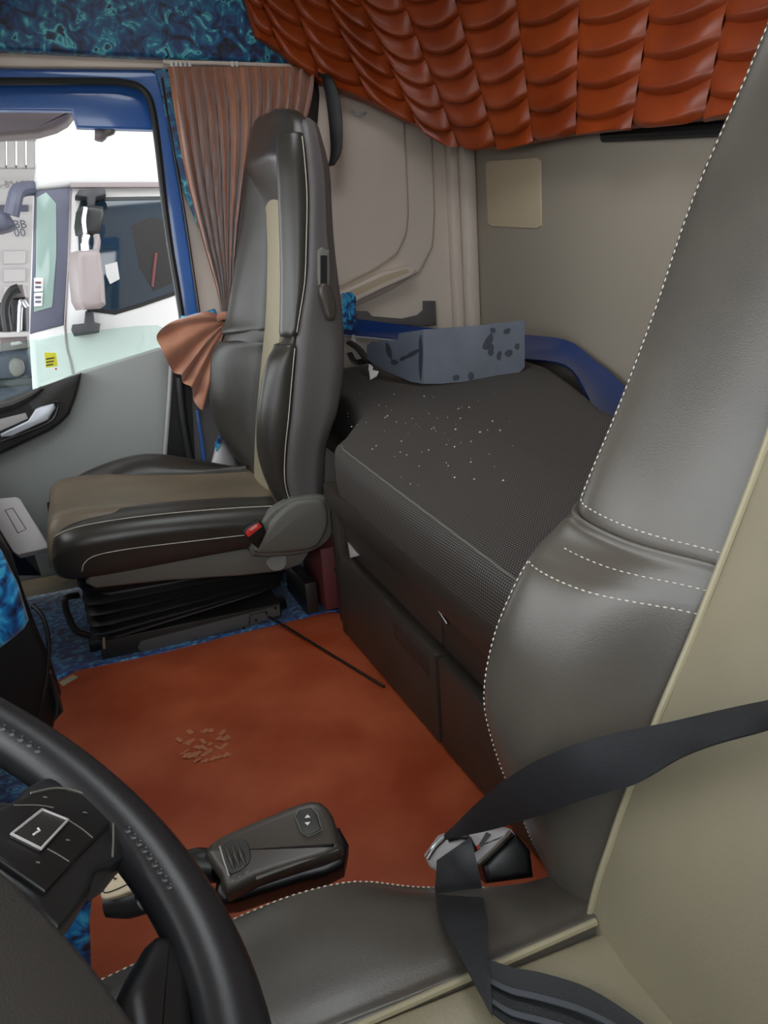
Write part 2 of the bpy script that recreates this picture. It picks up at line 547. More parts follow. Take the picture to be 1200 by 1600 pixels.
# armrest with pull handle
arm = slab('armrest', ats([(-160, 680), (0, 626), (64, 604), (127, 582), (124, 600), (118, 622), (108, 648), (94, 662), (80, 672), (0, 710), (-160, 786)], 'y', 2.405), (0, -1, 0.1), 0.05, 'plastic_dark', door, r=0.010)
slab('handle_recess', ats([(-120, 690), (0, 646), (44, 630), (52, 640), (46, 660), (10, 676), (-120, 720)], 'y', 2.402), (0, -1, 0), 0.004, 'plastic_black', arm)
tube('upper_grip', ats([(-130, 664), (0, 637), (30, 627), (50, 617), (66, 606)], 'y', 2.392), [0.014, 0.014, 0.013, 0.010, 0.006], 'plastic_dark', arm, n=10)
slab('release_lever', ats([(0, 678), (44, 657), (55, 639), (66, 634), (84, 630), (87, 637), (75, 656), (18, 682), (2, 683)], 'y', 2.388), (0, -1, 0.15), 0.018, 'silver', arm, r=0.005)
slab('lower_tray', ats([(-120, 705), (0, 655), (40, 645), (44, 654), (4, 672), (-120, 730)], 'y', 2.396), (0, -1, 0), 0.006, 'light_grey', arm, r=0.002)
tube('lever_bezel', ats([(2, 690), (74, 662), (90, 640), (89, 628), (66, 634)], 'y', 2.392), 0.003, 'plastic_black', arm, n=6)
# yellow inspection sticker on the pane
st = slab('window_sticker', ats([(69, 551), (88, 551), (90, 572), (72, 575)], 'y', 2.478), (0, -1, 0), 0.001, 'yellow', door)
for k in range(3):
    slab('print_line', ats([(72, 560 + 5 * k), (85 - k, 558 + 5 * k), (85 - k, 560 + 5 * k), (72, 562 + 5 * k)], 'y', 2.4765), (0, -1, 0), 0.0006, 'ink', st)
slab('print_line', ats([(86, 575), (89, 575), (89, 578), (86, 578)], 'y', 2.4765), (0, -1, 0), 0.0006, 'red', st)

# dark pillar trim between door and seat
pil = struct(slab('trim_2', ats([(270, 548), (300, 540), (350, 500), (420, 500), (420, 860), (250, 860), (258, 714)], 'y', 2.462), (0, -1, 0), 0.03, 'side_vinyl', r=0.004))
slab('door_gap', ats([(272, 556), (296, 556), (306, 735), (258, 735), (262, 700)], 'y', 2.458), (0, -1, 0), 0.004, 'plastic_black', pil)
tag(tube('grab_tube', ats([(281, 590), (285, 640), (292, 690), (300, 735), (304, 780)], 'y', 2.43), 0.013, 'rubber', n=12), 'black rubber tube running down the door pillar behind passenger seat', 'tube')
tag(slab('blue_strip', ats([(306, 640), (311, 640), (323, 730), (317, 730)], 'y', 2.44), (0, -1, 0), 0.008, 'blue_paint', r=0.002), 'thin blue painted strip on the pillar below the curtain', 'strip')
rag = thing('cloth_bag', at(345, 735, 'y', 2.36), 'small grey and blue cloth bag tucked behind the passenger seat', 'bag')
loft('pouch', rounded_ends([np.array([at(x, y, 'y', yy) for x, y, yy in q]) for q in (
    [(328, 732, 2.34), (346, 728, 2.32), (372, 734, 2.34), (350, 740, 2.40)],
    [(334, 708, 2.35), (348, 706, 2.33), (366, 712, 2.35), (350, 712, 2.40)],
    [(338, 690, 2.36), (346, 688, 2.35), (354, 694, 2.36), (346, 692, 2.39)])], a=0.003), 'light_grey', rag)
slab('flap', ats([(336, 694), (343, 680), (347, 690), (338, 706)], 'y', 2.335), (0, -1, 0), 0.006, 'velvet_console', rag)

# ------------------------------------------------------------------ floor mat, rod, sill
def zp(px, py, z=0.0):
    return at(px, py, 'z', z)
mo = [np.array(p) for p in ((-0.19, 0.42, 0.008), (0.538, 0.42, 0.008), (0.538, 1.20, 0.008), (0.538, 1.66, 0.008), (0.538, 1.694, 0.008), (0.536, 1.80, 0.008), (0.515, 1.822, 0.008), (0.30, 1.818, 0.008), (0.05, 1.808, 0.008), (-0.14, 1.818, 0.008), (-0.185, 1.79, 0.008), (-0.195, 1.70, 0.008))]
fm = thing('floor_mat', (0.16, 1.1, 0.0), 'burnt orange leather floor mat between the two seats, dusty in the middle', 'mat')
slab('mat_sheet', mo, (0, 0, 1), 0.008, 'mat_orange', fm, r=0.004)
tube('mat_edging', [p + np.array((0, 0.003, -0.003)) for p in mo[5:12]], 0.006, 'velvet_floor', fm, n=8)
slab('corner_patch', [zp(92, 1066, 0.0095), zp(114, 1054, 0.0095), zp(122, 1058, 0.0095), zp(98, 1072, 0.0095)], (0, 0, 1), 0.001, 'piping', fm)
# dusty shoe print
V, F = [], []
for k in range(46):
    a, q = random.random() * 6.28, math.sqrt(random.random())
    c = zp(322 + 46 * q * math.cos(a), 1163 + 28 * q * math.sin(a), 0.0085 + 0.00006 * k)
    n0 = len(V)
    an = random.choice((0.5, 0.6, 2.0)) + random.uniform(-0.2, 0.2)
    l, wd = random.uniform(0.004, 0.011), random.uniform(0.0016, 0.005)
    e = np.array((math.cos(an), math.sin(an), 0))
    g = np.array((-e[1], e[0], 0))
    V += [c - e * l - g * wd, c + e * l - g * wd, c + e * l + g * wd, c - e * l + g * wd]
    F.append((n0, n0 + 1, n0 + 2, n0 + 3))
stuff(mesh('dust_print', V, F, 'mat_dirt', fm, smooth=False))
rod = tube('thin_rod', [at(418, 962, 'y', 1.865), at(440, 975, 'z', 0.018), zp(520, 1024, 0.013), zp(600, 1073, 0.011)], 0.0032, 'plastic_black', n=8, sub=3)
tag(rod, 'thin black rod lying across the orange mat from the seat base', 'rod')
fmt = box('footwell_shade', (-1.1, 0.02, 0.0), (-0.205, 1.21, 0.012), 'rubber', r=0.004)  # black sheet stands in for the dash shadow on this floor
tag(fmt, 'black sheet for the shade in the driver footwell under the steering wheel', 'mat')
sill = struct(box('trim_3', (-0.30, 2.36, 0.03), (-0.12, 2.44, 0.06), 'patch_beige', r=0.004))

# ------------------------------------------------------------------ lower bunk: cabinet, mattress
def tilt(y):
    return 0.058 * (y - 1.70)
cab = thing('bunk_cabinet', (0.9, 0.9, 0.0), 'dark brown storage cabinet under the lower bunk with drop handles', 'cabinet')
def ybox(name, x0, x1, y0, y1, z0, z1, m, parent, r=0.004, t0=1.0, t1=1.0):
    """a box along Y whose lower/upper faces follow the slight slope of the bunk"""
    P = [np.array((x, y, z + tt * tilt(y))) for y in (y0, y1) for x, z, tt in ((x0, z0, t0), (x1, z0, t0), (x1, z1, t1), (x0, z1, t1))]
    bm = bmesh.new()
    vs = [bm.verts.new(p) for p in P]
    for q in ((0, 1, 2, 3), (7, 6, 5, 4), (0, 4, 5, 1), (1, 5, 6, 2), (2, 6, 7, 3), (3, 7, 4, 0)):
        bm.faces.new([vs[i] for i in q])
    bmesh.ops.bevel(bm, geom=list(bm.edges), offset=r, segments=2, affect='EDGES', profile=0.5)
    bm.verts.index_update()
    V = [tuple(v.co) for v in bm.verts]
    F = [[v.index for v in fc.verts] for fc in bm.faces]
    bm.free()
    return mesh(name, V, F, m, parent, sharp=40)
ybox('carcass', 0.545, 1.30, -0.05, 1.675, 0.0, 0.345, 'cabinet', cab, t0=0)
ybox('top_rail', 0.495, 0.56, -0.05, 1.70, 0.345, 0.408, 'cabinet', cab, r=0.006)
ybox('bed_board', 0.54, 1.31, -0.05, 1.69, 0.36, 0.40, 'cabinet', cab)
ybox('bed_board', 0.66, 1.31, 1.69, 2.42, 0.36, 0.40, 'cabinet', cab)
ybox('end_panel', 0.508, 1.28, 1.655, 1.69, 0.0, 0.346, 'cabinet', cab, t0=0)
ybox('face_strip', 0.525, 0.548, 1.12, 1.655, 0.245, 0.346, 'cabinet', cab, r=0.003)
ybox('face_strip', 0.525, 0.548, -0.05, 1.115, 0.245, 0.346, 'cabinet', cab, r=0.003)
for y0, y1 in ((1.115, 1.655), (0.50, 1.105), (-0.05, 0.49)):
    dr = ybox('door', 0.506, 0.545, y0, y1, 0.012, 0.235, 'cabinet', cab, t0=0, r=0.005)
    if y1 > 0.6:
        ybox('pull_recess', 0.5045, 0.508, y0 + 0.03, y0 + 0.20, 0.175, 0.215, 'plastic_dark', dr, r=0.001)
slab('recess_end', [at(x, y, 'x', 0.522) for x, y in ((543, 848), (547, 872), (560, 868))], (-1, -0.3, 0.1), 0.01, 'light_grey', cab, r=0.001)
k0 = at(703, 962, 'x', 0.520)
lat = thing('latch_key', k0, 'small metal latch key sticking out of the cabinet face', 'key')
tube('stem', [k0 + np.array((0.012, 0, 0)), k0 + np.array((-0.012, 0, 0))], 0.003, 'chrome', lat, n=8, sub=1)
tube('bar', [k0 + np.array((-0.012, 0.016, 0.006)), k0 + np.array((-0.012, -0.016, -0.006))], 0.0028, 'chrome', lat, n=8, sub=1)
tube('pin', [k0 + np.array((-0.012, 0.001, 0.012)), k0 + np.array((-0.012, 0.0, -0.01))], 0.0022, 'chrome', lat, n=8, sub=1)
# maroon box end behind the seat
ub = thing('maroon_box', (0.53, 1.86, 0.0), 'maroon and dark box behind the passenger seat base', 'box')
box('body', (0.50, 1.80, 0.02), (0.66, 2.0, 0.20), 'maroon', ub, r=0.006)
box('front_rail', (0.455, 1.83, 0.0), (0.49, 2.05, 0.10), 'plastic_dark', ub, r=0.006)
box('dark_post', (0.525, 1.70, 0.0), (0.60, 1.765, 0.34), 'plastic_dark', ub, r=0.006)
sc0 = np.array((0.524, 1.755, 0.15))
tube('screw', [sc0, sc0 + np.array((-0.004, -0.002, 0))], 0.006, 'chrome', ub, n=10, sub=1)

def ztop(x, y):
    s = min(1, max(0, (x - 0.5) / 0.35))
    q = min(1, max(0, (x - 0.85) / 0.35))
    return 0.510 + 0.088 * (y - 1.62) + 0.035 * (s * s * (3 - 2 * s)) + 0.045 * q * q * (3 - 2 * q)
mt = thing('mattress', (0.9, 1.2, 0.40), 'dark woven mattress with pale dot pattern on the lower bunk', 'mattress')
out = [(0.498, 0.0), (0.498, 0.5), (0.498, 1.0), (0.498, 1.40), (0.499, 1.58), (0.512, 1.625), (0.55, 1.67), (0.64, 1.80), (0.68, 2.0), (0.69, 2.30), (0.74, 2.37), (0.95, 2.385), (1.15, 2.37), (1.225, 2.30), (1.24, 2.0), (1.225, 1.8), (1.14, 1.55), (1.08, 1.38), (1.05, 1.1), (1.05, 0.5), (1.05, 0.0)]
out = [np.array((x, y, 0)) for x, y in out]
outd = []
for i in range(len(out)):
    a, b = out[i], out[(i + 1) % len(out)]
    nseg = max(1, int(np.linalg.norm(b - a) / 0.06))
    outd += [a + (b - a) * q / nseg for q in range(nseg)]
outd = crs(outd, 1, True)
cen = np.array((0.86, 1.2, 0))
rings = []
nO = len(outd)
tang = [_n(outd[(i + 1) % nO] - outd[i - 1]) for i in range(nO)]
inn = [np.array((-t[1], t[0], 0)) for t in tang]
if np.dot(inn[10], cen - outd[10]) < 0:
    inn = [-v for v in inn]
for ins, hz in ((0.0, 'b'), (-0.004, 0.25), (-0.004, 0.7), (0.0, 0.88), (0.006, 0.97), (0.018, 1.0), (0.06, 1.0), (0.15, 1.0)):
    ring = []
    for p, v in zip(outd, inn):
        q = p + v * ins
        zb = 0.402 + tilt(q[1])
        zt = ztop(q[0], q[1])
        ring.append(np.array((q[0], q[1], zb if hz == 'b' else zb + (zt - zb) * hz)))
    rings.append(ring)
for s in (0.55, 0.25, 0.06):
    ring = []
    for p in rings[7]:
        q = np.array((0.82, p[1] * 0.55 + 0.45 * 1.2, 0)) * (1 - s) + p * s
        ring.append(np.array((q[0], q[1], ztop(q[0], q[1]))))
    rings.append(ring)
V = [p for rg in rings for p in rg]
F = grid_faces(len(rings), nO, True)
F.append(tuple(range((len(rings) - 1) * nO, len(rings) * nO)))
F.append(tuple(range(nO)))
mesh('cover', V, F, 'mattress_weave', mt, sharp=70)
edge = [p for p in rings[5] if p[0] < 0.56 and 0.1 < p[1] < 1.68]
edge.sort(key=lambda p: p[1])
tube('edge_seam', edge, 0.0022, 'shell_grey', mt, n=6, sub=1)
# crumbs on the mattress
V, F = [], []
for k in range(95):
    if k < 60:
        px, py = random.gauss(660, 70), random.gauss(660, 35)
    else:
        px, py = random.uniform(530, 800), random.uniform(640, 760)
    dd = ray(px, py)
    p = None
    for tt in np.linspace(0.9, 3.2, 700):
        q = CAM + dd * tt
        if q[0] > 0.51 and q[2] < ztop(q[0], q[1]):
            p = q
            break
    if p is None or p[1] > 2.3 or p[0] > 1.15:
        continue
    s = random.choice((0.0012, 0.0016, 0.0022, 0.003))
    n0 = len(V)
    V += [p + np.array(v) * s for v in ((1, 0, 0), (-0.6, 0.9, 0), (-0.6, -0.9, 0), (0, 0.1, 1.2))]
    F += [(n0, n0 + 1, n0 + 3), (n0 + 1, n0 + 2, n0 + 3), (n0 + 2, n0, n0 + 3)]
cr = mesh('crumbs', V, F, 'white_plastic', None, smooth=False)
tag(stuff(cr), 'pale crumbs scattered over the dark mattress', 'crumbs')

# blue fairing lying along the walls behind the mattress
fa = thing('blue_fairing', at(700, 540, 'y', 2.36), 'long curved blue painted plastic panel lying behind the mattress against the walls', 'panel')
top = [at(500, 492, 'y', 2.42), at(545, 498, 'y', 2.42), at(620, 508, 'y', 2.42), at(680, 514, 'y', 2.40), at(760, 516, 'x', 1.325), at(820, 524, 'x', 1.325), at(884, 533, 'x', 1.325), at(925, 562, 'x', 1.32), at(968, 598, 'x', 1.315), at(1010, 650, 'x', 1.31)]
bot = [at(500, 520, 'y', 2.36), at(545, 525, 'y', 2.36), at(620, 533, 'y', 2.35), at(680, 548, 'y', 2.33), at(760, 560, 'x', 1.27), at(820, 562, 'x', 1.25), at(884, 572, 'x', 1.22), at(915, 615, 'x', 1.17), at(930, 650, 'x', 1.13), at(960, 710, 'x', 1.11)]
ribbon('skin', top, bot, 0.008, 'blue_fairing', fa, sub=4, across=5, sag=0.012)
tube('lower_lip', [p + np.array((0, -0.004, 0)) for p in bot[:4]], 0.003, 'silver', fa, n=6)
br = thing('grey_bracket', at(675, 500, 'y', 2.40), 'dark grey plastic bracket with an upright hook behind the blue panel', 'bracket')
slab('arm', ats([(555, 486), (575, 486), (582, 494), (630, 498), (655, 492), (664, 484), (664, 470), (681, 470), (682, 508), (655, 510), (560, 502)], 'y', 2.435), (0, -1, 0), 0.02, 'side_vinyl', br, r=0.003)
tag(slab('velvet_scrap', ats([(536, 458), (550, 456), (557, 464), (556, 505), (551, 516), (536, 514)], 'y', 2.28), (0, -1, 0), 0.012, 'velvet_console', r=0.004), 'scrap of bright blue velvet peeking out behind passenger seat back', 'cloth')

# grey folded sheet
A0, A1, A2 = at(577, 566, 'y', 2.11), at(660, 599, 'y', 1.93), at(815, 588, 'y', 1.80)
sh = thing('grey_sheet', A1, 'bent grey plastic sheet with dark smudges standing on the mattress', 'sheet')
def plane_n(a, b, lean):
    t = _n((b - a) * np.array((1, 1, 0)))
    n = np.array((t[1], -t[0], 0))
    return _n(n + np.array((0, 0, lean)))
n1, n2 = plane_n(A0, A1, 0.15), plane_n(A1, A2, 0.15)
def on(p, a, n):
    return atp(p[0], p[1], a, n)
slab('left_leaf', [on(p, A1, n1) for p in ((573, 540), (580, 534), (622, 531), (622, 521), (661, 515), (661, 600), (640, 596), (597, 577), (573, 562))], n1, 0.004, 'sheet_grey', sh, r=0.001)
slab('right_leaf', [on(p, A1, n2) for p in ((659, 515), (740, 509), (820, 500), (820, 574), (806, 588), (690, 600), (659, 600))], n2, 0.004, 'sheet_grey', sh, r=0.001)
def blot(a, n, cx, cy, w_, h_, rot, par):
    pts = []
    for k in range(10):
        an = 2 * math.pi * k / 10
        u, v = w_ * math.cos(an) * random.uniform(0.8, 1.15), h_ * math.sin(an) * random.uniform(0.8, 1.15)
        pts.append(on((cx + u * math.cos(rot) - v * math.sin(rot), cy + u * math.sin(rot) + v * math.cos(rot)), np.array(a) + n * 0.0012, n))
    slab('smudge', pts, n, 0.001, 'smudge', par, sm=2)
for cx, cy, w_, h_, rot in ((762, 535, 6, 15, 0.5), (767, 547, 5, 10, 0.1), (780, 555, 4, 8, 0.2), (795, 552, 7, 5, -0.4), (808, 541, 4, 5, 0), (792, 518, 6, 4, -0.5), (713, 590, 6, 5, 0), (736, 588, 5, 7, 0), (770, 516, 5, 4, 0.5)):
    blot(A1, n2, cx, cy, w_, h_, rot, sh)
for cx, cy, w_, h_, rot in ((607, 548, 4, 14, -0.25), (616, 566, 6, 4, 0.4), (644, 553, 12, 4, -0.5), (657, 556, 3, 36, 0.0), (630, 560, 7, 3, -0.4)):
    blot(A1, n1, cx, cy, w_, h_, rot, sh)
c0 = at(584, 583, 'y', 2.05)
cl = thing('white_clip', c0, 'small white plastic clip lying below the grey sheet', 'clip')
slab('wing', [atp(x, y, c0, (0.1, -1, 0.4)) for x, y in ((577, 574), (583, 578), (592, 580), (589, 588), (579, 593))], (0.1, -1, 0.4), 0.006, 'white_plastic', cl, r=0.001)
slab('tab', [atp(x, y, c0, (0.1, -1, 0.4)) for x, y in ((577, 568), (583, 573), (582, 580), (576, 578))], (0.1, -1, 0.4), 0.004, 'white_plastic', cl, r=0.001)
c1 = at(553, 530, 'y', 2.33)
tag(slab('panel_fastener', [atp(x, y, c1, (0, -1, 0.2)) for x, y in ((551, 523), (554, 523), (557, 532), (553, 537), (549, 532))], (0, -1, 0.2), 0.006, 'white_plastic', r=0.001), 'tiny white fastener below the blue panel by the seat back', 'fastener')
jk = thing('black_clutter', at(560, 555, 'y', 2.30), 'crumpled black rubber strip at the far end of the mattress', 'rubber strip')
tube('strip', [at(546, 535, 'y', 2.28), at(560, 545, 'y', 2.24), at(572, 560, 'y', 2.18), at(580, 566, 'y', 2.15)], 0.014, 'rubber', jk, n=8, flat=0.5)
tube('fold', [at(546, 552, 'y', 2.26), at(556, 566, 'y', 2.24), at(578, 562, 'y', 2.25)], 0.012, 'rubber', jk, n=8, flat=0.5)

# ------------------------------------------------------------------ quilted padding around the upper corner
qp = thing('quilted_padding', (1.2, 1.6, 1.15), 'orange leather padding quilted in fish scales around the upper rear corner', 'padding')
cols = [((366, -30), (330, -140), 'y', 2.372), ((400, 56), (366, -60), 'y', 2.368), ((440, 82), (398, -30), 'y', 2.364), ((503, 126), (456, -10), 'y', 2.358), ((578, 158), (512, 0), 'y', 2.345), ((652, 198), (562, 0), 'y', 2.31), ((715, 228), (628, 0), 'y', 2.22), ((775, 231), (710, 0), 'y', 2.08),
        ((832, 221), (805, 0), 'y', 1.92), ((898, 210), (903, 0), 'y', 1.714), ((985, 199), (1015, 0), 'y', 1.5), ((1097, 186), (1135, 0), 'y', 1.285)]
KB = [at(*c[0], c[2], c[3]) for c in cols]
KT = [at(*c[1], c[2], c[3]) for c in cols]
KB, KT = KB[1:], KT[1:]
for k in range(1, 6):
    KB.append(KB[10] + np.array((0.0, -0.215 * k, -0.02 * k)))
    KT.append(KT[10] + np.array((0.0, -0.215 * k, -0.02 * k)))
KB, KT = np.array(KB), np.array(KT)
NQ = len(KB)
def cr1(P, u):
    i = int(min(max(math.floor(u), 0), NQ - 2))
    t = u - i
    b, c = P[i], P[i + 1]
    a = P[i - 1] if i > 0 else 2 * b - c
    e = P[i + 2] if i + 2 < NQ else 2 * c - b
    return 0.5 * (2 * b + (c - a) * t + (2 * a - 5 * b + 4 * c - e) * t * t + (3 * b - a - 3 * c + e) * t ** 3)
def qs(u, w_):
    b, t = cr1(KB, u), cr1(KT, u)
    return b + _n(t - b) * w_
def qn(u, w_):
    n = np.cross(qs(u + 0.05, w_) - qs(u - 0.05, w_), qs(u, w_ + 0.02) - qs(u, w_ - 0.02))
    n = _n(n)
    return n if n.dot(CAM - qs(u, w_)) > 0 else -n
ZQ = 1.80
rows = []
for u in np.linspace(0, NQ - 1, 46):
    wm = (ZQ - qs(u, 0)[2]) / _n(cr1(KT, u) - cr1(KB, u))[2]
    n = qn(u, 0.05)
    n = _n(n * np.array((1, 1, 0.0)))
    rows.append([qs(u, 0.004) - n * 0.012, qs(u, wm * 0.5) - n * 0.012, qs(u, wm) - n * 0.012, qs(u, wm) - n * 0.07, qs(u, 0.03) - n * 0.07, qs(u, 0.0) - n * 0.04])
loft('backing', rows, 'orange_leather', qp, nu=1, nv=1)
PQ = 0.068
for c in range(NQ - 1):
    off = 0.5 * PQ if c % 2 else 0.0
    j = 0
    while True:
        w0 = off - PQ * 0.5 + j * PQ
        j += 1
        pm = qs(c + 0.5, w0 + PQ * 0.5)
        if pm[2] > ZQ - 0.03:
            break
        if c < NQ - 6 and False:
            continue
        NU, NV = 14, 8
        V = []
        for b in range(NV + 1):
            v = b / NV                       # 0 = lower lip, 1 = tucked under the scale above
            for a in range(NU + 1):
                u = a / NU * 2 - 1
                sag = 0.020 * (1 - u * u)
                w_ = w0 - sag + v * PQ * 1.04 + 0.010
                w_ = max(w_, 0.0 - 0.004)
                edge = 1 - abs(u) ** 6
                lip = 1 - max(0.0, 1 - v / 0.10) ** 2
                h = -0.010 + (0.002 + 0.025 * edge) * (0.15 + 0.85 * lip) * (1 - 0.78 * v) + 0.007 * math.sin(math.pi * v)
                uu = c + 0.5 + u * 0.4975
                V.append(qs(uu, w_) + qn(uu, max(w_, 0.02)) * h)
        mesh('quilted_scale', V, grid_faces(NV + 1, NU + 1, False), 'orange_leather', qp, sharp=90)

# ================================================================== seats
def tab(z, xs, zz):
    return float(np.interp(z, zz, xs))
def seat_back(root, yc, zs_low, zs_up, fn, fx, fc, fs, frr, fh, m, inner, strip_hw, strip_z, strip_m, shear=0.0):
    """fn/fx: crest x of near/far bolster, fc: centre x, fs: side seam x, frr: rear x, fh: half width - all functions of z"""
    out = {}
    # back shell
    zr = np.linspace(zs_low[0], zs_up[-1] + 0.01, 13)
    rows = []
    for z in zr:
        h = fh(z) - 0.004
        c, q, s = fc(z) + 0.02, frr(z), fs(z)
        rows.append([np.array((x, yc + y, z)) for x, y in ((c, -h * 0.55), (s, -h), (s * 0.5 + q * 0.5, -h - 0.002), (q - 0.03, -h + 0.006), (q - 0.004, -h + 0.05), (q, 0), (q - 0.004, h - 0.05), (q - 0.03, h - 0.006), (s * 0.5 + q * 0.5, h + 0.002), (s, h), (c, h * 0.55), (c, 0))])
    zt = zs_up[-1]
    for sc_, dz in ((0.90, 0.030), (0.66, 0.048), (0.3, 0.058)):
        base = rows[12]
        ce = np.mean(base, axis=0)
        rows.append([np.array((ce[0] + (p[0] - ce[0]) * sc_, ce[1] + (p[1] - ce[1]) * sc_, zt + 0.01 + dz)) for p in base])
    out['shell'] = loft('back_shell', rows, 'side_vinyl', root, nu=4, nv=2, sharp=60)
    for s in (-1, 1):
        fcr = fn if s < 0 else fx
        for nm, zs in (('lower_bolster', zs_low), ('upper_bolster', zs_up)):
            rows = []
            for z in zs:
                h, f_, c, sx = fh(z), fcr(z), fc(z), fs(z)
                pts = ((sx, h), ((sx + f_) / 2 + 0.004, h + 0.004), (f_ + 0.014, h - 0.008), (f_, h - 0.034), (f_ * 0.78 + c * 0.22, h - inner * 0.55), (c * 0.75 + f_ * 0.25, h - inner * 0.85), (c + 0.004, h - inner), (c + 0.035, h - inner + 0.01), (sx + 0.02, h - 0.03))
                rows.append([np.array((x, yc + s * y, z - shear * (h - y) / inner)) for x, y in pts])
            rows = rounded_ends(rows, a=0.016, steps=((0.80, 1.0), (0.94, 0.45)) if shear else ((0.55, 1.0), (0.85, 0.35)))
            out[(nm, s)] = loft(nm, rows, m, root, nu=5, nv=4, sharp=80)
    rows = []
    for z in np.linspace(strip_z[0], strip_z[1], 10):
        c = fc(z)
        rows.append([np.array((x, yc + y, z)) for x, y in ((c - 0.004, -strip_hw + 0.008), (c - 0.008, 0), (c - 0.004, strip_hw - 0.008), (c + 0.002, strip_hw), (c + 0.03, strip_hw), (c + 0.03, -strip_hw), (c + 0.002, -strip_hw))])
    out['strip'] = loft('centre_panel', rows, strip_m, root, nu=3, nv=3, sharp=60)
    return out

# ------------------------------------------------------------------ passenger seat
ps = thing('truck_seat', (0.2, 2.03, 0.0), 'dark grey leather passenger seat with tan cushion and beige back strip', 'seat')
YC = 2.03
nz_ = [0.31, 0.37, 0.458, 0.555, 0.648, 0.70, 0.735, 0.758, 0.79, 0.825, 0.943, 1.084, 1.18, 1.26]
nx_ = [0.425, 0.392, 0.368, 0.376, 0.400, 0.420, 0.445, 0.462, 0.466, 0.472, 0.485, 0.497, 0.505, 0.53]
fz_ = [0.31, 0.37, 0.444, 0.563, 0.692, 0.735, 0.78, 0.806, 0.919, 1.056, 1.207, 1.29]
fx_ = [0.44, 0.395, 0.352, 0.332, 0.352, 0.375, 0.40, 0.414, 0.446, 0.486, 0.520, 0.55]
cz_ = [0.31, 0.37, 0.555, 0.79, 0.955, 1.18, 1.27]
cx_ = [0.41, 0.415, 0.448, 0.502, 0.528, 0.545, 0.56]
sz_ = [0.31, 0.352, 0.421, 0.579, 0.748, 0.895, 1.08, 1.229, 1.30]
sx_ = [0.44, 0.432, 0.424, 0.458, 0.492, 0.535, 0.560, 0.565, 0.57]
rz_ = [0.30, 0.48, 0.543, 0.655, 0.782, 0.965, 1.138, 1.20, 1.26, 1.30]
rx_ = [0.535, 0.561, 0.592, 0.625, 0.636, 0.630, 0.638, 0.632, 0.612, 0.60]
hz_ = [0.30, 0.55, 0.70, 0.75, 0.85, 1.05, 1.15, 1.21, 1.26]
hh_ = [0.235, 0.247, 0.245, 0.240, 0.240, 0.236, 0.230, 0.218, 0.195]
P = seat_back(ps, YC, [0.33, 0.40, 0.48, 0.56, 0.64, 0.70, 0.728], [0.765, 0.80, 0.88, 0.97, 1.07, 1.15, 1.20],
              lambda z: tab(z, nx_, nz_), lambda z: tab(z, fx_, fz_), lambda z: tab(z, cx_, cz_), lambda z: tab(z, sx_, sz_), lambda z: tab(z, rx_, rz_), lambda z: tab(z, hh_, hz_),
              'leather_dark', 0.130, 0.088, (0.34, 1.17), 'strip_beige')
# head section across the top
rows = []
for z, sx0, sy0 in ((1.04, 1.0, 0.80), (1.08, 1.0, 0.86), (1.12, 1.0, 0.93), (1.16, 1.0, 0.985), (1.19, 1.0, 1.0), (1.225, 0.98, 0.985), (1.255, 0.92, 0.94), (1.278, 0.80, 0.85), (1.294, 0.58, 0.66), (1.301, 0.25, 0.35)):
    f_ = min(tab(z, nx_, nz_), tab(z, fx_, fz_)) - 0.002
    tt = min(1.0, max(0.0, (z - 1.06) / 0.13))
    f_ = f_ * tt + (tab(z, cx_, cz_) + 0.004) * (1 - tt)
    b_ = tab(z, rx_, rz_) - 0.006
    h = tab(min(z, 1.2), hh_, hz_) + 0.004
    cx, hx = (f_ + b_) / 2, (b_ - f_) / 2 * sx0
    rr = []
    for k in range(28):
        an = 2 * math.pi * k / 28
        ca, sa = math.cos(an), math.sin(an)
        ex_ = 2 / 3.6
        rr.append(np.array((cx + hx * math.copysign(abs(ca) ** ex_, ca), YC + h * sy0 * math.copysign(abs(sa) ** ex_, sa), z + 0.03 * (h * sy0 * sa) / 0.2)))
    rows.append(rr)
hd, HD = loft('headrest', rows, 'leather_dark', ps, nu=1, nv=4, sharp=80)
# pale seams
def colpath(A, j, y_out=0.0, lo=0, hi=None):
    return [np.array(p) + np.array((0, y_out, 0)) for p in A[lo:hi, j]]
for key in (('lower_bolster', -1), ('upper_bolster', -1)):
    A = P[key][1]
    tube('side_seam', colpath(A, 1, -0.0015, 8, len(A) - 8), 0.0011, 'thread', P[key][0], n=5, sub=1)
A = P[('upper_bolster', 1)][1]
tube('front_seam', colpath(A, 12, 0.0, 8, len(A) - 8), 0.0014, 'grey_thread', P[('upper_bolster', 1)][0], n=5, sub=1)
A = P[('lower_bolster', 1)][1]
tube('front_seam', colpath(A, 12, 0.0, 8, len(A) - 8), 0.0014, 'grey_thread', P[('lower_bolster', 1)][0], n=5, sub=1)
# waist roll between upper and lower bolsters
for s in (-1, 1):
    rows = []
    for z in (0.705, 0.725, 0.748, 0.77, 0.79):
        f_ = (tab(z, nx_, nz_) if s < 0 else tab(z, fx_, fz_)) + 0.016
        c, sx, h = tab(z, cx_, cz_) + 0.006, tab(z, sx_, sz_), tab(z, hh_, hz_) - 0.006
        rows.append([np.array((x, YC + s * y, z)) for x, y in ((sx, h), ((sx + f_) / 2, h), (f_ + 0.012, h - 0.01), (f_, h - 0.034), (f_ * 0.78 + c * 0.22, h - 0.07), (c, h - 0.125), (c + 0.03, h - 0.12), (sx + 0.02, h - 0.03))])
    loft('waist_roll', rows, 'leather_dark', ps, nu=4, nv=3, sharp=80)
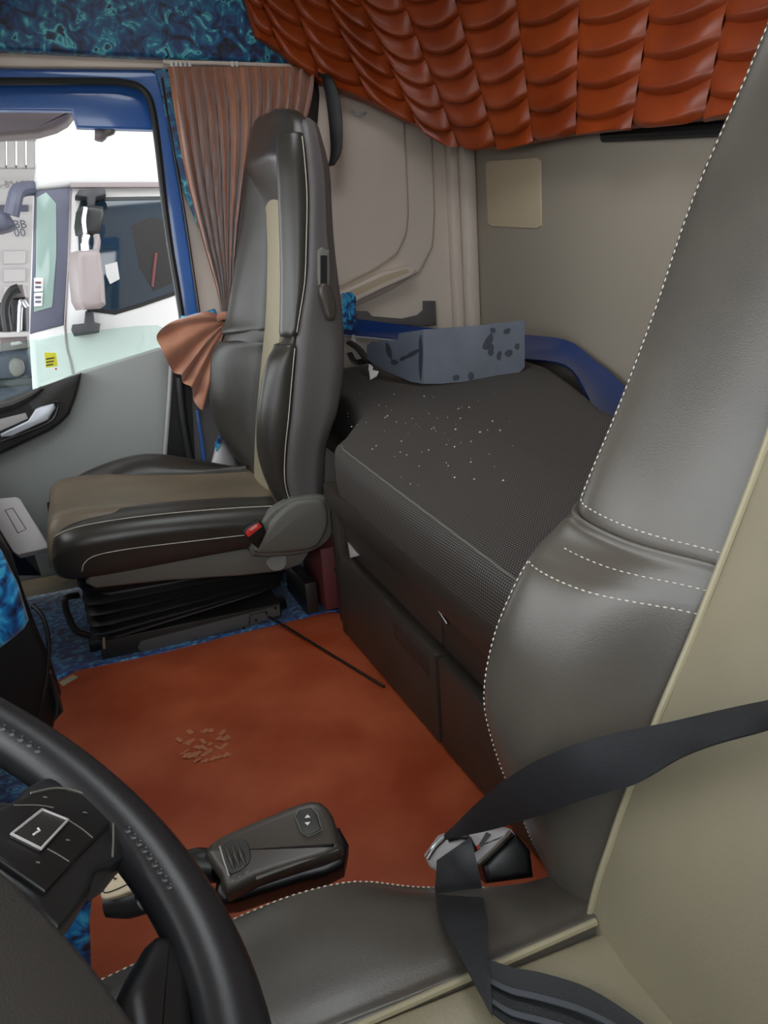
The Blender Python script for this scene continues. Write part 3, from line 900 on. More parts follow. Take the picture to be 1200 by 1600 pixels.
# belt slot and lever on the side of the back
sl = P['shell'][0]
ys = YC - 0.246
slab('belt_slot', ats([(497, 391), (512, 391), (516, 396), (516, 462), (510, 472), (500, 466)], 'y', ys - 0.006), (0, -1, 0), 0.02, 'shell_grey', ps, r=0.004, sm=2)
slab('slot_opening', ats([(501, 399), (511, 399), (511, 446), (501, 446)], 'y', ys - 0.0075), (0, -1, 0), 0.004, 'plastic_black', ps)
lv = slab('backrest_lever', ats([(500, 447), (510, 442), (520, 452), (526, 474), (526, 492), (520, 501), (512, 497), (508, 480), (502, 466)], 'y', ys - 0.028), (0, -1, 0), 0.02, 'console_brown', ps, r=0.006, sm=2)
# cushion: centre, bolsters
rows = []
for x, zt, zb in ((-0.150, 0.345, 0.27), (-0.138, 0.378, 0.25), (-0.10, 0.396, 0.25), (0.0, 0.392, 0.25), (0.12, 0.378, 0.25), (0.25, 0.362, 0.25), (0.36, 0.352, 0.25), (0.43, 0.348, 0.25)):
    rows.append([np.array((x, YC + y, z)) for y, z in ((-0.19, zt - 0.012), (-0.10, zt - 0.002), (0, zt), (0.10, zt + 0.002), (0.19, zt + 0.004), (0.19, zb), (0, zb), (-0.19, zb))])
loft('cushion_centre', rows, 'leather_tan', ps, nu=3, nv=4, sharp=60)
# near bolster follows the front as well
rows = []
for x, zt, zb, yo in ((-0.155, 0.30, 0.262, 0.175), (-0.140, 0.338, 0.256, 0.215), (-0.11, 0.362, 0.250, 0.240), (-0.05, 0.372, 0.248, 0.25), (0.05, 0.372, 0.248, 0.253), (0.17, 0.364, 0.248, 0.253), (0.29, 0.352, 0.248, 0.252), (0.40, 0.338, 0.248, 0.25)):
    rows.append([np.array((x, YC - y, z)) for y, z in ((yo - 0.095, zt + 0.004), (yo - 0.06, zt + 0.006), (yo - 0.02, zt - 0.006), (yo, zt - 0.03), (yo + 0.002, (zt + zb) / 2), (yo - 0.008, zb), (yo - 0.06, zb - 0.004), (yo - 0.10, zb))])
nb, NB = loft('cushion_bolster', rows, 'leather_dark', ps, nu=4, nv=4, sharp=60)
rows = []
for x, zt, zb, yo in ((-0.15, 0.31, 0.262, 0.175), (-0.13, 0.352, 0.256, 0.21), (-0.10, 0.385, 0.250, 0.235), (-0.04, 0.412, 0.248, 0.25), (0.06, 0.434, 0.248, 0.253), (0.15, 0.434, 0.248, 0.253), (0.26, 0.402, 0.248, 0.252), (0.40, 0.352, 0.248, 0.25)):
    rows.append([np.array((x, YC + y, z)) for y, z in ((yo - 0.11, 0.372), (yo - 0.07, zt - 0.012), (yo - 0.03, zt), (yo - 0.006, zt - 0.02), (yo + 0.002, (zt + zb) / 2), (yo - 0.008, zb), (yo - 0.06, zb - 0.004), (yo - 0.11, zb))])
fb, FB = loft('cushion_bolster', rows, 'leather_dark', ps, nu=4, nv=4, sharp=60)
tube('top_seam', [p + np.array((0, 0, 0.0008)) for p in NB[2:, 7]], 0.0011, 'thread', nb, n=5, sub=1)
tube('side_seam', [at(x, y, 'y', YC - 0.2562) for x, y in ((128, 893), (132, 880), (150, 868), (200, 858), (280, 848), (384, 836))], 0.0010, 'thread', nb, n=5, sub=4)
tube('back_seam', [p + np.array((0, 0, 0.0008)) for p in FB[2:, 10]], 0.0012, 'grey_thread', fb, n=5, sub=1)
# side shell, skirt, buckle
cov = slab('recliner_cover', ats([(403, 866), (407, 844), (425, 815), (448, 792), (466, 783), (497, 780), (511, 790), (514, 817), (504, 844), (484, 860)], 'y', YC - 0.275), (0, -1, 0), 0.05, 'shell_grey', ps, r=0.012, sm=3)
slab('inner_cover', ats([(395, 868), (402, 835), (420, 803), (448, 784), (466, 778), (508, 776), (520, 790), (520, 830), (505, 852), (470, 866)], 'y', YC - 0.262), (0, -1, 0), 0.03, 'shell_grey', ps, r=0.006, sm=3)
slab('seat_skirt', ats([(140, 897), (250, 880), (386, 857), (400, 868), (484, 862), (472, 882), (440, 893), (380, 900), (260, 908), (150, 920), (134, 912)], 'y', YC - 0.24), (0, -1, 0), 0.44, 'shell_grey', ps, r=0.006)
tube('pivot_boss', [at(432, 876, 'y', YC - 0.246), at(432, 876, 'y', YC - 0.232)], 0.026, 'shell_grey', ps, n=20, sub=1)
bk = slab('buckle', ats([(379, 832), (386, 823), (404, 814), (412, 820), (416, 832), (404, 858), (394, 850)], 'y', YC - 0.285), (-0.1, -1, 0.1), 0.03, 'plastic_black', ps, r=0.005)
slab('press_button', ats([(383, 833), (388, 826), (404, 817), (410, 823), (388, 840)], 'y', YC - 0.287), (-0.1, -1, 0.1), 0.006, 'red', bk, r=0.002)
u_ = at(404, 818, 'y', 1.74) - at(388, 828, 'y', 1.74)
text('lettering', 'PRESS', 0.008, at(396, 824.5, 'y', YC - 0.2895), u_, np.cross(u_, (0.1, 1, -0.1)) * -1, 'white_plastic', bk)
# suspension bellows
rows = []
zz = [(0.225, 0.0), (0.205, 0.004), (0.185, -0.018), (0.165, 0.0), (0.150, -0.02), (0.135, 0.0), (0.120, -0.02), (0.105, 0.0), (0.092, -0.018), (0.080, -0.002), (0.065, -0.02), (0.055, -0.02)]
for z, g in zz:
    x0, x1, y0, y1 = -0.10 - g, 0.445 + g - 0.3 * (0.225 - z), 1.82 - g, 2.24 + g
    zl, zr_ = z, 0.10 + (z - 0.055) * 0.55
    def zx(x):
        return zl + (zr_ - zl) * (x - x0) / (x1 - x0)
    rr = []
    for x, y in ((x0, y0 + 0.05), (x0 + 0.012, y0 + 0.012), (x0 + 0.05, y0), (0.1, y0), (0.25, y0), (x1 - 0.04, y0), (x1 - 0.01, y0 + 0.01), (x1, y0 + 0.05), (x1, y1), (0.2, y1), (x0, y1)):
        rr.append(np.array((x, y, zx(x))))
    rows.append(rr)
loft('suspension_bellows', rows, 'rubber', ps, nu=1, nv=3, sharp=80)
bs = slab('base_box', [at(160, 1036, 'y', 1.86), at(158, 1002, 'y', 1.86), at(300, 972, 'y', 1.86), at(438, 942, 'y', 1.86), at(440, 962, 'y', 1.86), at(300, 1004, 'y', 1.86)], (0, -1, 0), 0.36, 'plastic_dark', ps, r=0.003)
slab('front_plate', ats([(215, 1012), (220, 1002), (300, 982), (437, 946), (438, 962), (390, 978), (222, 1020)], 'y', 1.852), (0, -1, 0), 0.01, 'side_vinyl', bs, r=0.001)
tube('plate_recess', ats([(390, 976), (390, 961), (414, 955), (420, 966)], 'y', 1.851), 0.0016, 'plastic_black', bs, n=6, sub=1)
for x, y in ((400, 969), (430, 950), (381, 981), (416, 957)):
    p = at(x, y, 'y', 1.852)
    tube('bolt', [p, p + np.array((0, -0.003, 0))], 0.004, 'plastic_black', bs, n=8, sub=1)
tube('front_lever', [at(122, 930, 'y', 1.90), at(103, 935, 'y', 1.88), at(104, 955, 'y', 1.87), at(118, 985, 'y', 1.86), at(142, 994, 'y', 1.86)], 0.008, 'plastic_black', ps, n=8)
slab('lever_clip', ats([(160, 996), (164, 996), (165, 1014), (161, 1014)], 'y', 1.85), (0, -1, 0), 0.004, 'piping', ps)
box('runner', (-0.11, 1.92, 0.0), (0.42, 1.96, 0.03), 'plastic_black', ps, r=0.003)
box('runner', (-0.11, 2.16, 0.0), (0.42, 2.20, 0.03), 'plastic_black', ps, r=0.003)

# ------------------------------------------------------------------ driver seat
ds = thing('truck_seat', (0.15, 0.33, 0.0), 'dark leather driver seat with pale stitching and beige centre panels', 'seat')
DY = 0.33
dz = [0.10, 0.135, 0.2, 0.281, 0.388, 0.452, 0.494, 0.555, 0.600, 0.622, 0.640, 0.671, 0.728, 0.806, 0.898, 0.981, 1.065, 1.16]
dx = [0.45, 0.43, 0.386, 0.352, 0.316, 0.302, 0.302, 0.322, 0.350, 0.378, 0.405, 0.417, 0.445, 0.479, 0.512, 0.543, 0.573, 0.61]
pz = [0.10, 0.20, 0.311, 0.337, 0.417, 0.494, 0.561, 0.633, 0.698, 0.9, 1.16]
px_ = [0.30, 0.315, 0.329, 0.334, 0.363, 0.397, 0.430, 0.462, 0.490, 0.565, 0.65]
def dfc(z):
    return tab(z, px_, pz)
def dfx(z):
    return tab(z, dx, dz)
DS = seat_back(ds, DY, [0.20, 0.27, 0.34, 0.41, 0.47, 0.53, 0.575, 0.602, 0.615, 0.626, 0.634], [0.642, 0.67, 0.74, 0.82, 0.91, 1.0, 1.08, 1.12],
               dfx, dfx, dfc, lambda z: min(dfx(z) + 0.10, 0.75), lambda z: dfx(z) + 0.20 if z > 0.5 else min(dfx(z) + 0.20, 0.487), lambda z: tab(z, [0.25, 0.25, 0.245, 0.235, 0.20, 0.17], [0.1, 0.5, 0.65, 0.9, 1.08, 1.13]),
               'leather_drv', 0.155, 0.092, (0.24, 1.02), 'leather_beige', shear=0.032)
for key in (('lower_bolster', 1), ('upper_bolster', 1)):
    o, A = DS[key]
    j = 13
    if key[0] == 'lower_bolster':
        path = [p + np.array((-0.0012, 0, 0)) for p in A[10:37, j]] + [p + np.array((-0.0012, 0, 0.001)) for p in A[36, j:j + 18]]
        # second row of thread on the roll below the crease
        stitches('roll_stitching', [p + np.array((-0.0012, 0, 0.0008)) for p in A[42, j + 3:j + 18]], 'thread', o, step=0.0062, ln=0.0044, rad=0.0007)
    else:
        path = [p + np.array((-0.0012, 0, -0.001)) for p in A[10, j:j + 18]][::-1] + [p + np.array((-0.0012, 0, 0)) for p in A[10:len(A) - 10, j]]
    stitches('stitching', path, 'thread', o, step=0.0062, ln=0.0046, rad=0.0009)
# head section
rows = []
for z, sx0, sy0 in ((0.93, 1.0, 0.74), (0.97, 1.0, 0.80), (1.01, 1.0, 0.88), (1.05, 1.0, 0.96), (1.09, 1.0, 0.99), (1.125, 0.97, 0.98), (1.155, 0.88, 0.92), (1.175, 0.70, 0.78), (1.185, 0.35, 0.45)):
    tt = min(1.0, max(0.0, (z - 0.94) / 0.11))
    f_ = (dfx(z) - 0.003) * tt + (dfc(z) + 0.004) * (1 - tt)
    b_ = dfx(z) + 0.17
    h = tab(z, [0.235, 0.215, 0.205, 0.20], [0.9, 1.05, 1.1, 1.2])
    cx, hx = (f_ + b_) / 2, (b_ - f_) / 2 * sx0
    rr = []
    for k in range(28):
        an = 2 * math.pi * k / 28
        ca, sa = math.cos(an), math.sin(an)
        ex_ = 2 / 3.6
        rr.append(np.array((cx + hx * math.copysign(abs(ca) ** ex_, ca), DY + h * sy0 * math.copysign(abs(sa) ** ex_, sa), z)))
    rows.append(rr)
loft('headrest', rows, 'leather_drv', ds, nu=1, nv=4, sharp=80)
# piping between bolster and beige centre
for s in (-1, 1):
    tube('piping', [np.array((dfc(z) - 0.004, DY + s * 0.0935, z)) for z in np.linspace(0.29, 0.98, 24)], 0.0032, 'piping', ds, n=8, sub=2)
# cushion
rows = []
for x, zt in ((-0.16, 0.28), (-0.14, 0.315), (-0.08, 0.325), (0.05, 0.318), (0.18, 0.312), (0.28, 0.308), (0.36, 0.304)):
    rows.append([np.array((x, DY + y, z)) for y, z in ((-0.085, zt - 0.002), (-0.04, zt + 0.004), (0.0, zt + 0.006), (0.04, zt + 0.004), (0.085, zt - 0.002), (0.085, 0.2), (0, 0.2), (-0.085, 0.2))])
loft('cushion_centre', rows, 'leather_beige', ds, nu=3, nv=4, sharp=60)
ex = [-0.16, 0.037, 0.096, 0.16, 0.227, 0.30, 0.341, 0.383]
ez = [0.285, 0.305, 0.308, 0.297, 0.262, 0.232, 0.216, 0.208]
for s in (-1, 1):
    rows = []
    for x, g in ((-0.175, 0.05), (-0.16, 0.02), (-0.12, 0.004), (-0.04, 0), (0.04, 0), (0.10, 0), (0.16, 0), (0.22, 0), (0.28, 0), (0.34, 0), (0.40, 0)):
        ze = tab(x, ez, ex) - g * 0.6
        zi = 0.312 - g * 0.6
        rows.append([np.array((x, DY + s * y, z)) for y, z in ((0.082, zi - 0.006), (0.10, zi + 0.004 + 0.3 * max(0, ze - 0.29)), (0.14, zi * 0.72 + ze * 0.28 + 0.012), (0.19, zi * 0.4 + ze * 0.6 + 0.012), (0.228 - g * 0.5, ze + 0.006), (0.246 - g * 0.6, ze - 0.006), (0.250 - g * 0.6, ze - 0.04), (0.24 - g * 0.6, 0.16), (0.082, 0.17))])
    o, A = loft('cushion_bolster', rows, 'leather_drv', ds, nu=5, nv=4, sharp=70)
    if s == 1:
        stitches('stitching', [p + np.array((0, 0, 0.0014)) for p in A[6:, 22]], 'thread', o, step=0.0062, ln=0.0046, rad=0.0009)
    tube('piping', [np.array((x, DY + s * 0.0845, 0.3175 + (0 if x > -0.1 else -0.02))) for x in np.linspace(-0.13, 0.325, 12)], 0.0034, 'piping', ds, n=8, sub=2)
box('seat_base', (-0.12, 0.12, 0.01), (0.36, 0.55, 0.19), 'rubber', ds, r=0.02)

# buckle housing of the driver seat
bq = thing('belt_buckle', at(740, 1340, 'y', 0.63), 'silver grey belt buckle housing with red button beside the driver seat', 'buckle')
nb_ = _n((-0.25, -0.75, 0.6))
B0 = at(745, 1335, 'y', 0.625)
def bp(x, y, d_=0.0):
    return atp(x, y, B0 + nb_ * d_, nb_)
slab('housing', [bp(*p) for p in ((667, 1342), (690, 1310), (720, 1298), (800, 1296), (806, 1304), (748, 1352), (730, 1362), (690, 1366), (672, 1356))], nb_, 0.055, 'light_grey', bq, r=0.006)
slab('top_slot', [bp(x, y, 0.001) for x, y in ((748, 1320), (760, 1300), (768, 1304), (752, 1324))], nb_, 0.003, 'plastic_black', bq)
slab('press_button', [bp(x, y, 0.003) for x, y in ((741, 1324), (748, 1320), (750, 1327), (742, 1332))], nb_, 0.005, 'red', bq, r=0.001)
tube('chrome_rim', [bp(x, y, 0.001) for x, y in ((748, 1350), (775, 1325), (799, 1300))], 0.0035, 'chrome', bq, n=8)
tube('chrome_rim', [bp(x, y, 0.001) for x, y in ((668, 1342), (678, 1326), (694, 1310))], 0.003, 'chrome', bq, n=8)
slab('lower_body', [bp(x, y, -0.006) for x, y in ((752, 1350), (806, 1300), (830, 1330), (835, 1372), (760, 1382))], nb_, 0.06, 'plastic_black', bq, r=0.008)
box('bracket', (0.14, 0.60, 0.02), (0.30, 0.66, 0.10), 'plastic_black', bq, r=0.01)

# ------------------------------------------------------------------ seat belt
sb = thing('seat_belt', at(700, 1310, 'y', 0.60), 'black webbing seat belt stretched across the driver seat', 'seat belt')
T = [(1290, 1080, 0.235), (1200, 1095, 0.285), (1120, 1112, 0.325), (1040, 1130, 0.36), (960, 1146, 0.40), (880, 1170, 0.44), (810, 1205, 0.49), (750, 1250, 0.545), (700, 1300, 0.60)]
Bt = [(1290, 1105, 0.225), (1200, 1140, 0.27), (1120, 1162, 0.305), (1060, 1186, 0.335), (990, 1226, 0.365), (910, 1250, 0.41), (840, 1275, 0.46), (770, 1296, 0.53), (695, 1312, 0.59)]
ribbon('shoulder_strap', [np.array((0.40, -0.10, 0.70)), np.array((0.335, 0.04, 0.600)), np.array((0.325, 0.14, 0.565))] + [at(x, y, 'y', v) for x, y, v in T], [np.array((0.40, -0.10, 0.655)), np.array((0.325, 0.04, 0.555)), np.array((0.315, 0.13, 0.525))] + [at(x, y, 'y', v) for x, y, v in Bt], 0.0016, 'belt', sb, sub=4, across=6, sag=0.002)

L = [at(683, 1345, 'y', 0.60), at(681, 1372, 'y', 0.566), at(680, 1392, 'y', 0.545), at(684, 1420, 'z', 0.325), at(700, 1460, 'z', 0.338), at(735, 1525, 'z', 0.345), at(770, 1590, 'z', 0.345)]
Rr = [at(736, 1308, 'y', 0.585), at(748, 1362, 'y', 0.562), at(753, 1388, 'y', 0.54), at(757, 1420, 'z', 0.322), at(760, 1460, 'z', 0.336), at(764, 1505, 'z', 0.342), at(767, 1540, 'z', 0.345)]
ribbon('lap_strap', L, Rr, 0.0016, 'belt', sb, sub=4, across=5)
T2 = [(764, 1500, 0.335), (800, 1512, 0.334), (850, 1522, 0.334), (920, 1545, 0.332), (1000, 1596, 0.33), (1060, 1650, 0.33)]
B2 = [(768, 1582, 0.334), (800, 1604, 0.334), (850, 1618, 0.333), (920, 1640, 0.332), (990, 1670, 0.33), (1040, 1720, 0.33)]
ribbon('lap_fold', [at(x, y, 'z', v) for x, y, v in T2], [at(x, y, 'z', v) for x, y, v in B2], 0.0016, 'belt', sb, sub=4, across=6, sag=0.002)
for k in (0.35, 0.72):
    q0 = [at(a[0] * (1 - k) + b[0] * k, a[1] * (1 - k) + b[1] * k, 'z', 0.3362) for a, b in zip(T2, B2)]
    q1 = [at(a[0] * (1 - k - 0.1) + b[0] * (k + 0.1), a[1] * (1 - k - 0.1) + b[1] * (k + 0.1), 'z', 0.3362) for a, b in zip(T2, B2)]
    ribbon('woven_stripe', q0, q1, 0.001, 'belt_stripe', sb, sub=4, across=2)
tube('belt_tongue', [bp(700, 1312, 0.012), bp(728, 1308, 0.012), bp(742, 1330, 0.010)], 0.004, 'chrome', sb, n=8, sub=3)

# ================================================================== steering wheel and controls
WC = np.array((-0.16, 0.29, 0.66))
TL = math.radians(38)
WN = np.array((math.sin(TL), 0, math.cos(TL)))
E1, E2 = np.array((0, 1.0, 0)), np.array((-math.cos(TL), 0, math.sin(TL)))
def wp(px, py, h=0.0):
    return atp(px, py, WC + WN * h, WN)
sw = thing('steering_wheel', WC - WN * 0.10, 'black leather steering wheel with finger ridges and spoke buttons', 'steering wheel')
RR = 0.228
WC = WC - WN * 0.013
rows = []
NR = 96
for i in range(NR):
    a = 2 * math.pi * i / NR
    er = E1 * math.cos(a) + E2 * math.sin(a)
    c = WC + er * RR
    rows.append([c + er * 0.020 * math.cos(b) + WN * 0.0175 * math.sin(b) for b in np.linspace(0, 2 * math.pi, 14, endpoint=False)])
rows.append(rows[0])
V = [p for rw in rows[:-1] for p in rw]
F = []
for i in range(NR):
    for j in range(14):
        F.append((i * 14 + j, i * 14 + (j + 1) % 14, ((i + 1) % NR) * 14 + (j + 1) % 14, ((i + 1) % NR) * 14 + j))
mesh('rim', V, F, 'wheel_leather', sw)
def wpol(p):
    q = p - WC
    return math.atan2(q.dot(E2), q.dot(E1)), np.linalg.norm(q - WN * q.dot(WN))
# finger ridges along the inner side of the rim
for (x0, y0), (x1, y1), n in (((185, 1320), (240, 1410), 9), ((0, 1155), (45, 1195), 5)):
    a0, a1 = wpol(wp(x0, y0))[0], wpol(wp(x1, y1))[0]
    for k in range(n):
        a = a0 + (a1 - a0) * k / (n - 1)
        er = E1 * math.cos(a) + E2 * math.sin(a)
        et = -E1 * math.sin(a) + E2 * math.cos(a)
        c = WC + er * (RR - 0.0125) + WN * 0.0085
        rr = []
        for q in np.linspace(0, math.pi, 5):
            rr.append([c + et * 0.0042 * math.cos(q) + (er * math.cos(b) * 0.0045 + WN * math.sin(b) * 0.0045) * max(0.05, math.sin(q)) for b in np.linspace(0, 2 * math.pi, 8, endpoint=False)])
        loft('finger_ridge', rr, 'wheel_leather', sw, nu=1, nv=2)
# spoke with button field
sp = slab('spoke', [wp(*p, 0.004) for p in ((-40, 1245), (20, 1248), (42, 1225), (70, 1210), (130, 1215), (190, 1250), (215, 1310), (195, 1335), (178, 1346), (160, 1350), (152, 1362), (148, 1385), (95, 1450), (40, 1400), (-40, 1340))], WN, 0.026, 'wheel_leather', sw, r=0.006)
bfz = slab('button_field', [wp(*p, 0.0075) for p in ((-40, 1290), (0, 1262), (50, 1238), (92, 1231), (130, 1240), (170, 1268), (176, 1285), (140, 1320), (72, 1392), (0, 1342), (-40, 1310))], WN, 0.006, 'plastic_black', sw, r=0.002)
tube('field_border', [wp(*p, 0.0078) for p in ((48, 1239), (90, 1231), (130, 1240), (172, 1270), (177, 1300), (176, 1338))], 0.0007, 'shell_grey', bfz, n=6)
bt = slab('menu_button', [wp(*p, 0.0095) for p in ((18, 1303), (66, 1265), (106, 1281), (64, 1326))], WN, 0.003, 'plastic_dark', bfz, r=0.001)
tube('button_frame', [wp(*p, 0.0098) for p in ((18, 1303), (66, 1265), (106, 1281), (64, 1326))], 0.0009, 'light_grey', bt, n=6, sub=1, closed=True)
tube('arrow_mark', [wp(*p, 0.0098) for p in ((52, 1304), (58, 1300), (62, 1298), (59, 1294))], 0.0006, 'white_plastic', bt, n=6, sub=1)
tube('field_line', [wp(*p, 0.0078) for p in ((108, 1282), (128, 1295), (145, 1309))], 0.0004, 'shell_grey', bfz, n=6)
tube('field_line', [wp(*p, 0.0078) for p in ((74, 1326), (92, 1336), (108, 1346))], 0.0004, 'shell_grey', bfz, n=6)
tube('field_line', [wp(*p, 0.0078) for p in ((22, 1258), (60, 1258), (84, 1262))], 0.0004, 'shell_grey', bfz, n=6)
for x, y in ((70, 1245), (133, 1269), (106, 1312), (59, 1347)):
    tube('button_symbol', [wp(x - 3, y, 0.0078), wp(x + 3, y + 1, 0.0078)], 0.0005, 'shell_grey', bfz, n=5, sub=1)
# lower spoke and hub
slab('lower_spoke', [wp(*p, 0.0) for p in ((200, 1560), (205, 1525), (225, 1490), (250, 1450), (300, 1480), (310, 1560), (305, 1660), (230, 1680))], WN, 0.03, 'plastic_black', sw, r=0.010, sm=3)
slab('hub_pad', [wp(*p, 0.016) for p in ((-230, 1290), (-60, 1316), (8, 1352), (60, 1402), (110, 1452), (160, 1510), (215, 1585), (250, 1640), (210, 1760), (40, 1850), (-230, 1700))], WN, 0.05, 'airbag', sw, r=0.008, sm=2)
tube('column', [WC - WN * 0.03, WC - WN * 0.12 + E2 * 0.03, WC - WN * 0.30 + E2 * 0.10], [0.05, 0.06, 0.07], 'plastic_black', sw, n=18)

# stalk behind the wheel, with its silver end
kn = thing('column_stalk', at(205, 1395, 'y', 0.55), 'black control stalk with a silver end cap behind the steering wheel', 'stalk')
KP = at(205, 1385, 'y', 0.56)
kn_n = _n((-0.35, -0.55, 0.75))
def kp(x, y, d_=0.0):
    return atp(x, y, KP + kn_n * d_, kn_n)
slab('end_cap', [kp(*p) for p in ((156, 1400), (160, 1382), (174, 1362), (190, 1346), (215, 1350), (230, 1362), (215, 1385), (190, 1398), (165, 1405))], kn_n, 0.010, 'patch_beige', kn, r=0.002, sm=2)
tube('cap_groove', [kp(x, y, 0.0004) for x, y in ((184, 1358), (167, 1376), (161, 1390), (166, 1395), (186, 1388), (206, 1378))], 0.0006, 'plastic_black', kn, n=6)
slab('flag_symbol', [kp(x, y, 0.0008) for x, y in ((178, 1362), (181, 1357), (185, 1360), (181, 1367))], kn_n, 0.0008, 'plastic_black', kn)
tube('dot_symbol', [kp(177, 1371, 0.0006), kp(180, 1374, 0.0006), kp(182, 1372, 0.0006)], 0.0006, 'plastic_black', kn, n=5, sub=1)
kd = np.array((0.8, 0.25, -0.15))
for x_, y_ in ((222, 1390), (234, 1386)):
    tube('chrome_ring', [kp(x_, y_, -0.024), kp(x_ + 5, y_ - 2, -0.024)], 0.0185, 'chrome', kn, n=18, sub=1)
tube('stalk', [kp(168, 1410, -0.024), kp(200, 1404, -0.026), kp(240, 1392, -0.026), kp(290, 1376, -0.03)], [0.012, 0.016, 0.016, 0.014], 'plastic_black', kn, n=14)

# gear selector folded beside the driver seat
gs = thing('gear_selector', at(440, 1400, 'y', 0.66), 'dark brown gear selector arm with a raised switch beside the driver seat', 'gear selector')
G0 = at(440, 1320, 'y', 0.66)
gn = _n((-0.12, -0.55, 0.82))
def gp(x, y, d_=0.0):
    return atp(x, y, G0 + gn * d_, gn)
slab('housing', [gp(*p) for p in ((341, 1368), (318, 1335), (330, 1314), (362, 1296), (420, 1272), (470, 1252), (500, 1250), (520, 1272), (530, 1310), (534, 1330), (470, 1352), (400, 1375), (352, 1398))], gn, 0.045, 'console_brown', gs, r=0.010, sm=2)
slab('skirt', [gp(x, y, -0.030) for x, y in ((345, 1412), (338, 1370), (420, 1320), (530, 1290), (538, 1352), (470, 1376), (400, 1398))], gn, 0.05, 'plastic_black', gs, r=0.008, sm=2)
slab('thumb_recess', [gp(x, y, 0.0015) for x, y in ((345, 1326), (358, 1314), (382, 1311), (391, 1330), (388, 1350), (362, 1366), (350, 1350))], gn, 0.004, 'plastic_dark', gs, r=0.001, sm=2)
for k in range(3):
    tube('thumb_ridge', [gp(354 + 9 * k, 1324 - 2 * k, 0.001), gp(360 + 9 * k, 1342 - 2 * k, 0.002), gp(366 + 9 * k, 1358 - 3 * k, 0.001)], [0.0015, 0.0028, 0.0015], 'console_brown', gs, n=8)
tube('recess_line', [gp(x, y, 0.002) for x, y in ((343, 1322), (350, 1345), (358, 1369))], 0.0009, 'light_grey', gs, n=6)
sb2 = slab('switch', [gp(x, y, 0.003) for x, y in ((461, 1278), (467, 1266), (486, 1262), (495, 1272), (502, 1296), (482, 1306), (472, 1300))], gn, 0.006, 'plastic_dark', gs, r=0.0015)
tube('switch_frame', [gp(x, y, 0.003) for x, y in ((461, 1276), (467, 1265), (486, 1261), (496, 1272), (503, 1297), (482, 1307), (471, 1300))], 0.0007, 'shell_grey', sb2, n=6, sub=1, closed=True)
for dy, sg in ((-3, -1), (4, 1)):
    slab('arrow_mark', [gp(x, y, 0.0042) for x, y in ((476, 1281 + dy), (485, 1280 + dy), (480.5, 1280.5 + dy + 5 * sg))], gn, 0.0005, 'white_plastic', sb2)
for x, y in ((363, 1378), (374, 1371), (386, 1364)):
    slab('gear_mark', [gp(x + a, y + b, 0.0006) for a, b in ((-3, 3), (-2, -2), (3, -4), (2, 1))], gn, 0.0008, 'shell_grey', gs)
tube('side_crease', [gp(x, y, -0.004) for x, y in ((400, 1372), (460, 1350), (528, 1326))], 0.0022, 'shell_grey', gs, n=6)
tube('pivot', [gp(280, 1352, -0.03), gp(310, 1352, -0.028), gp(340, 1354, -0.024)], [0.014, 0.018, 0.016], 'plastic_black', gs, n=16, sub=3)

# ------------------------------------------------------------------ dashboard side: console, velvet, cable, tray
cn = thing('dash_console', (-0.3, 1.3, 0.0), 'black lower dashboard console draped with bright blue velvet', 'console')
slab('console_side', [at(x, y, 'y', 1.22) for x, y in ((-110, 790), (-10, 830), (20, 868), (40, 930), (56, 975), (80, 1030), (98, 1085), (80, 1165), (-110, 1215))], (0.2, -1, 0), 0.35, 'plastic_black', cn, r=0.012)
slab('velvet_cover', [at(x, y, 'y', 1.205) for x, y in ((-108, 805), (-10, 840), (6, 866), (30, 915), (47, 972), (40, 985), (20, 1002), (-10, 1024), (-108, 1090))], (0.2, -1, 0.1), 0.05, 'velvet_console', cn, r=0.014)
slab('pocket_edge', [at(x, y, 'y', 1.19) for x, y in ((74, 1052), (82, 1050), (96, 1095), (100, 1112), (86, 1128), (88, 1100))], (0.2, -1, 0.2), 0.03, 'plastic_dark', cn, r=0.004)
tag(tube('cable', [at(x, y, 'y', v) for x, y, v in ((50, 945, 1.19), (66, 962, 1.185), (76, 1000, 1.18), (74, 1050, 1.175), (66, 1095, 1.17), (62, 1115, 1.17))], 0.0035, 'plastic_black', n=8), 'thin black cable hanging down beside the dashboard console', 'cable')
tag(slab('velvet_footwell', [at(x, y, 'y', 0.80) for x, y in ((60, 1420), (139, 1376), (146, 1400), (142, 1440), (146, 1580), (60, 1640))], (0.3, -1, 0.2), 0.02, 'velvet_console', r=0.004), 'small patch of bright blue velvet seen through the steering wheel', 'velvet trim')
tag(tube('mat_binding', [zp(190, 1540, 0.012), zp(215, 1515, 0.012), zp(240, 1498, 0.012), zp(300, 1470, 0.012)], 0.008, 'piping', n=8), 'beige binding strip on the floor under the steering wheel', 'binding')
tr = thing('glove_tray', (-0.25, 2.1, 0.24), 'pale grey open tray lid with a slot in front of the passenger seat', 'tray')
Q = [at(-60, 792, 'y', 2.26), at(28, 776, 'y', 2.24), at(76, 852, 'y', 2.05), at(74, 858, 'y', 2.04), at(28, 868, 'y', 2.05), at(20, 862, 'y', 2.06), at(-60, 760, 'y', 2.30)]
tn = _n(np.cross(at(28, 776, 'y', 2.24) - at(0, 780, 'y', 2.26), at(75, 852, 'y', 2.05) - at(28, 776, 'y', 2.24)))
if tn[1] > 0:
    tn = -tn
T0 = at(30, 820, 'y', 2.14)
def tp(x, y, d_=0):
    return atp(x, y, T0 + tn * d_, tn)
slab('lid', [tp(*p) for p in ((-60, 784), (24, 776), (30, 778), (75, 851), (73, 856), (28, 867), (20, 862), (-8, 815), (-60, 740))][:8], tn, 0.016, 'light_grey', tr, r=0.003)
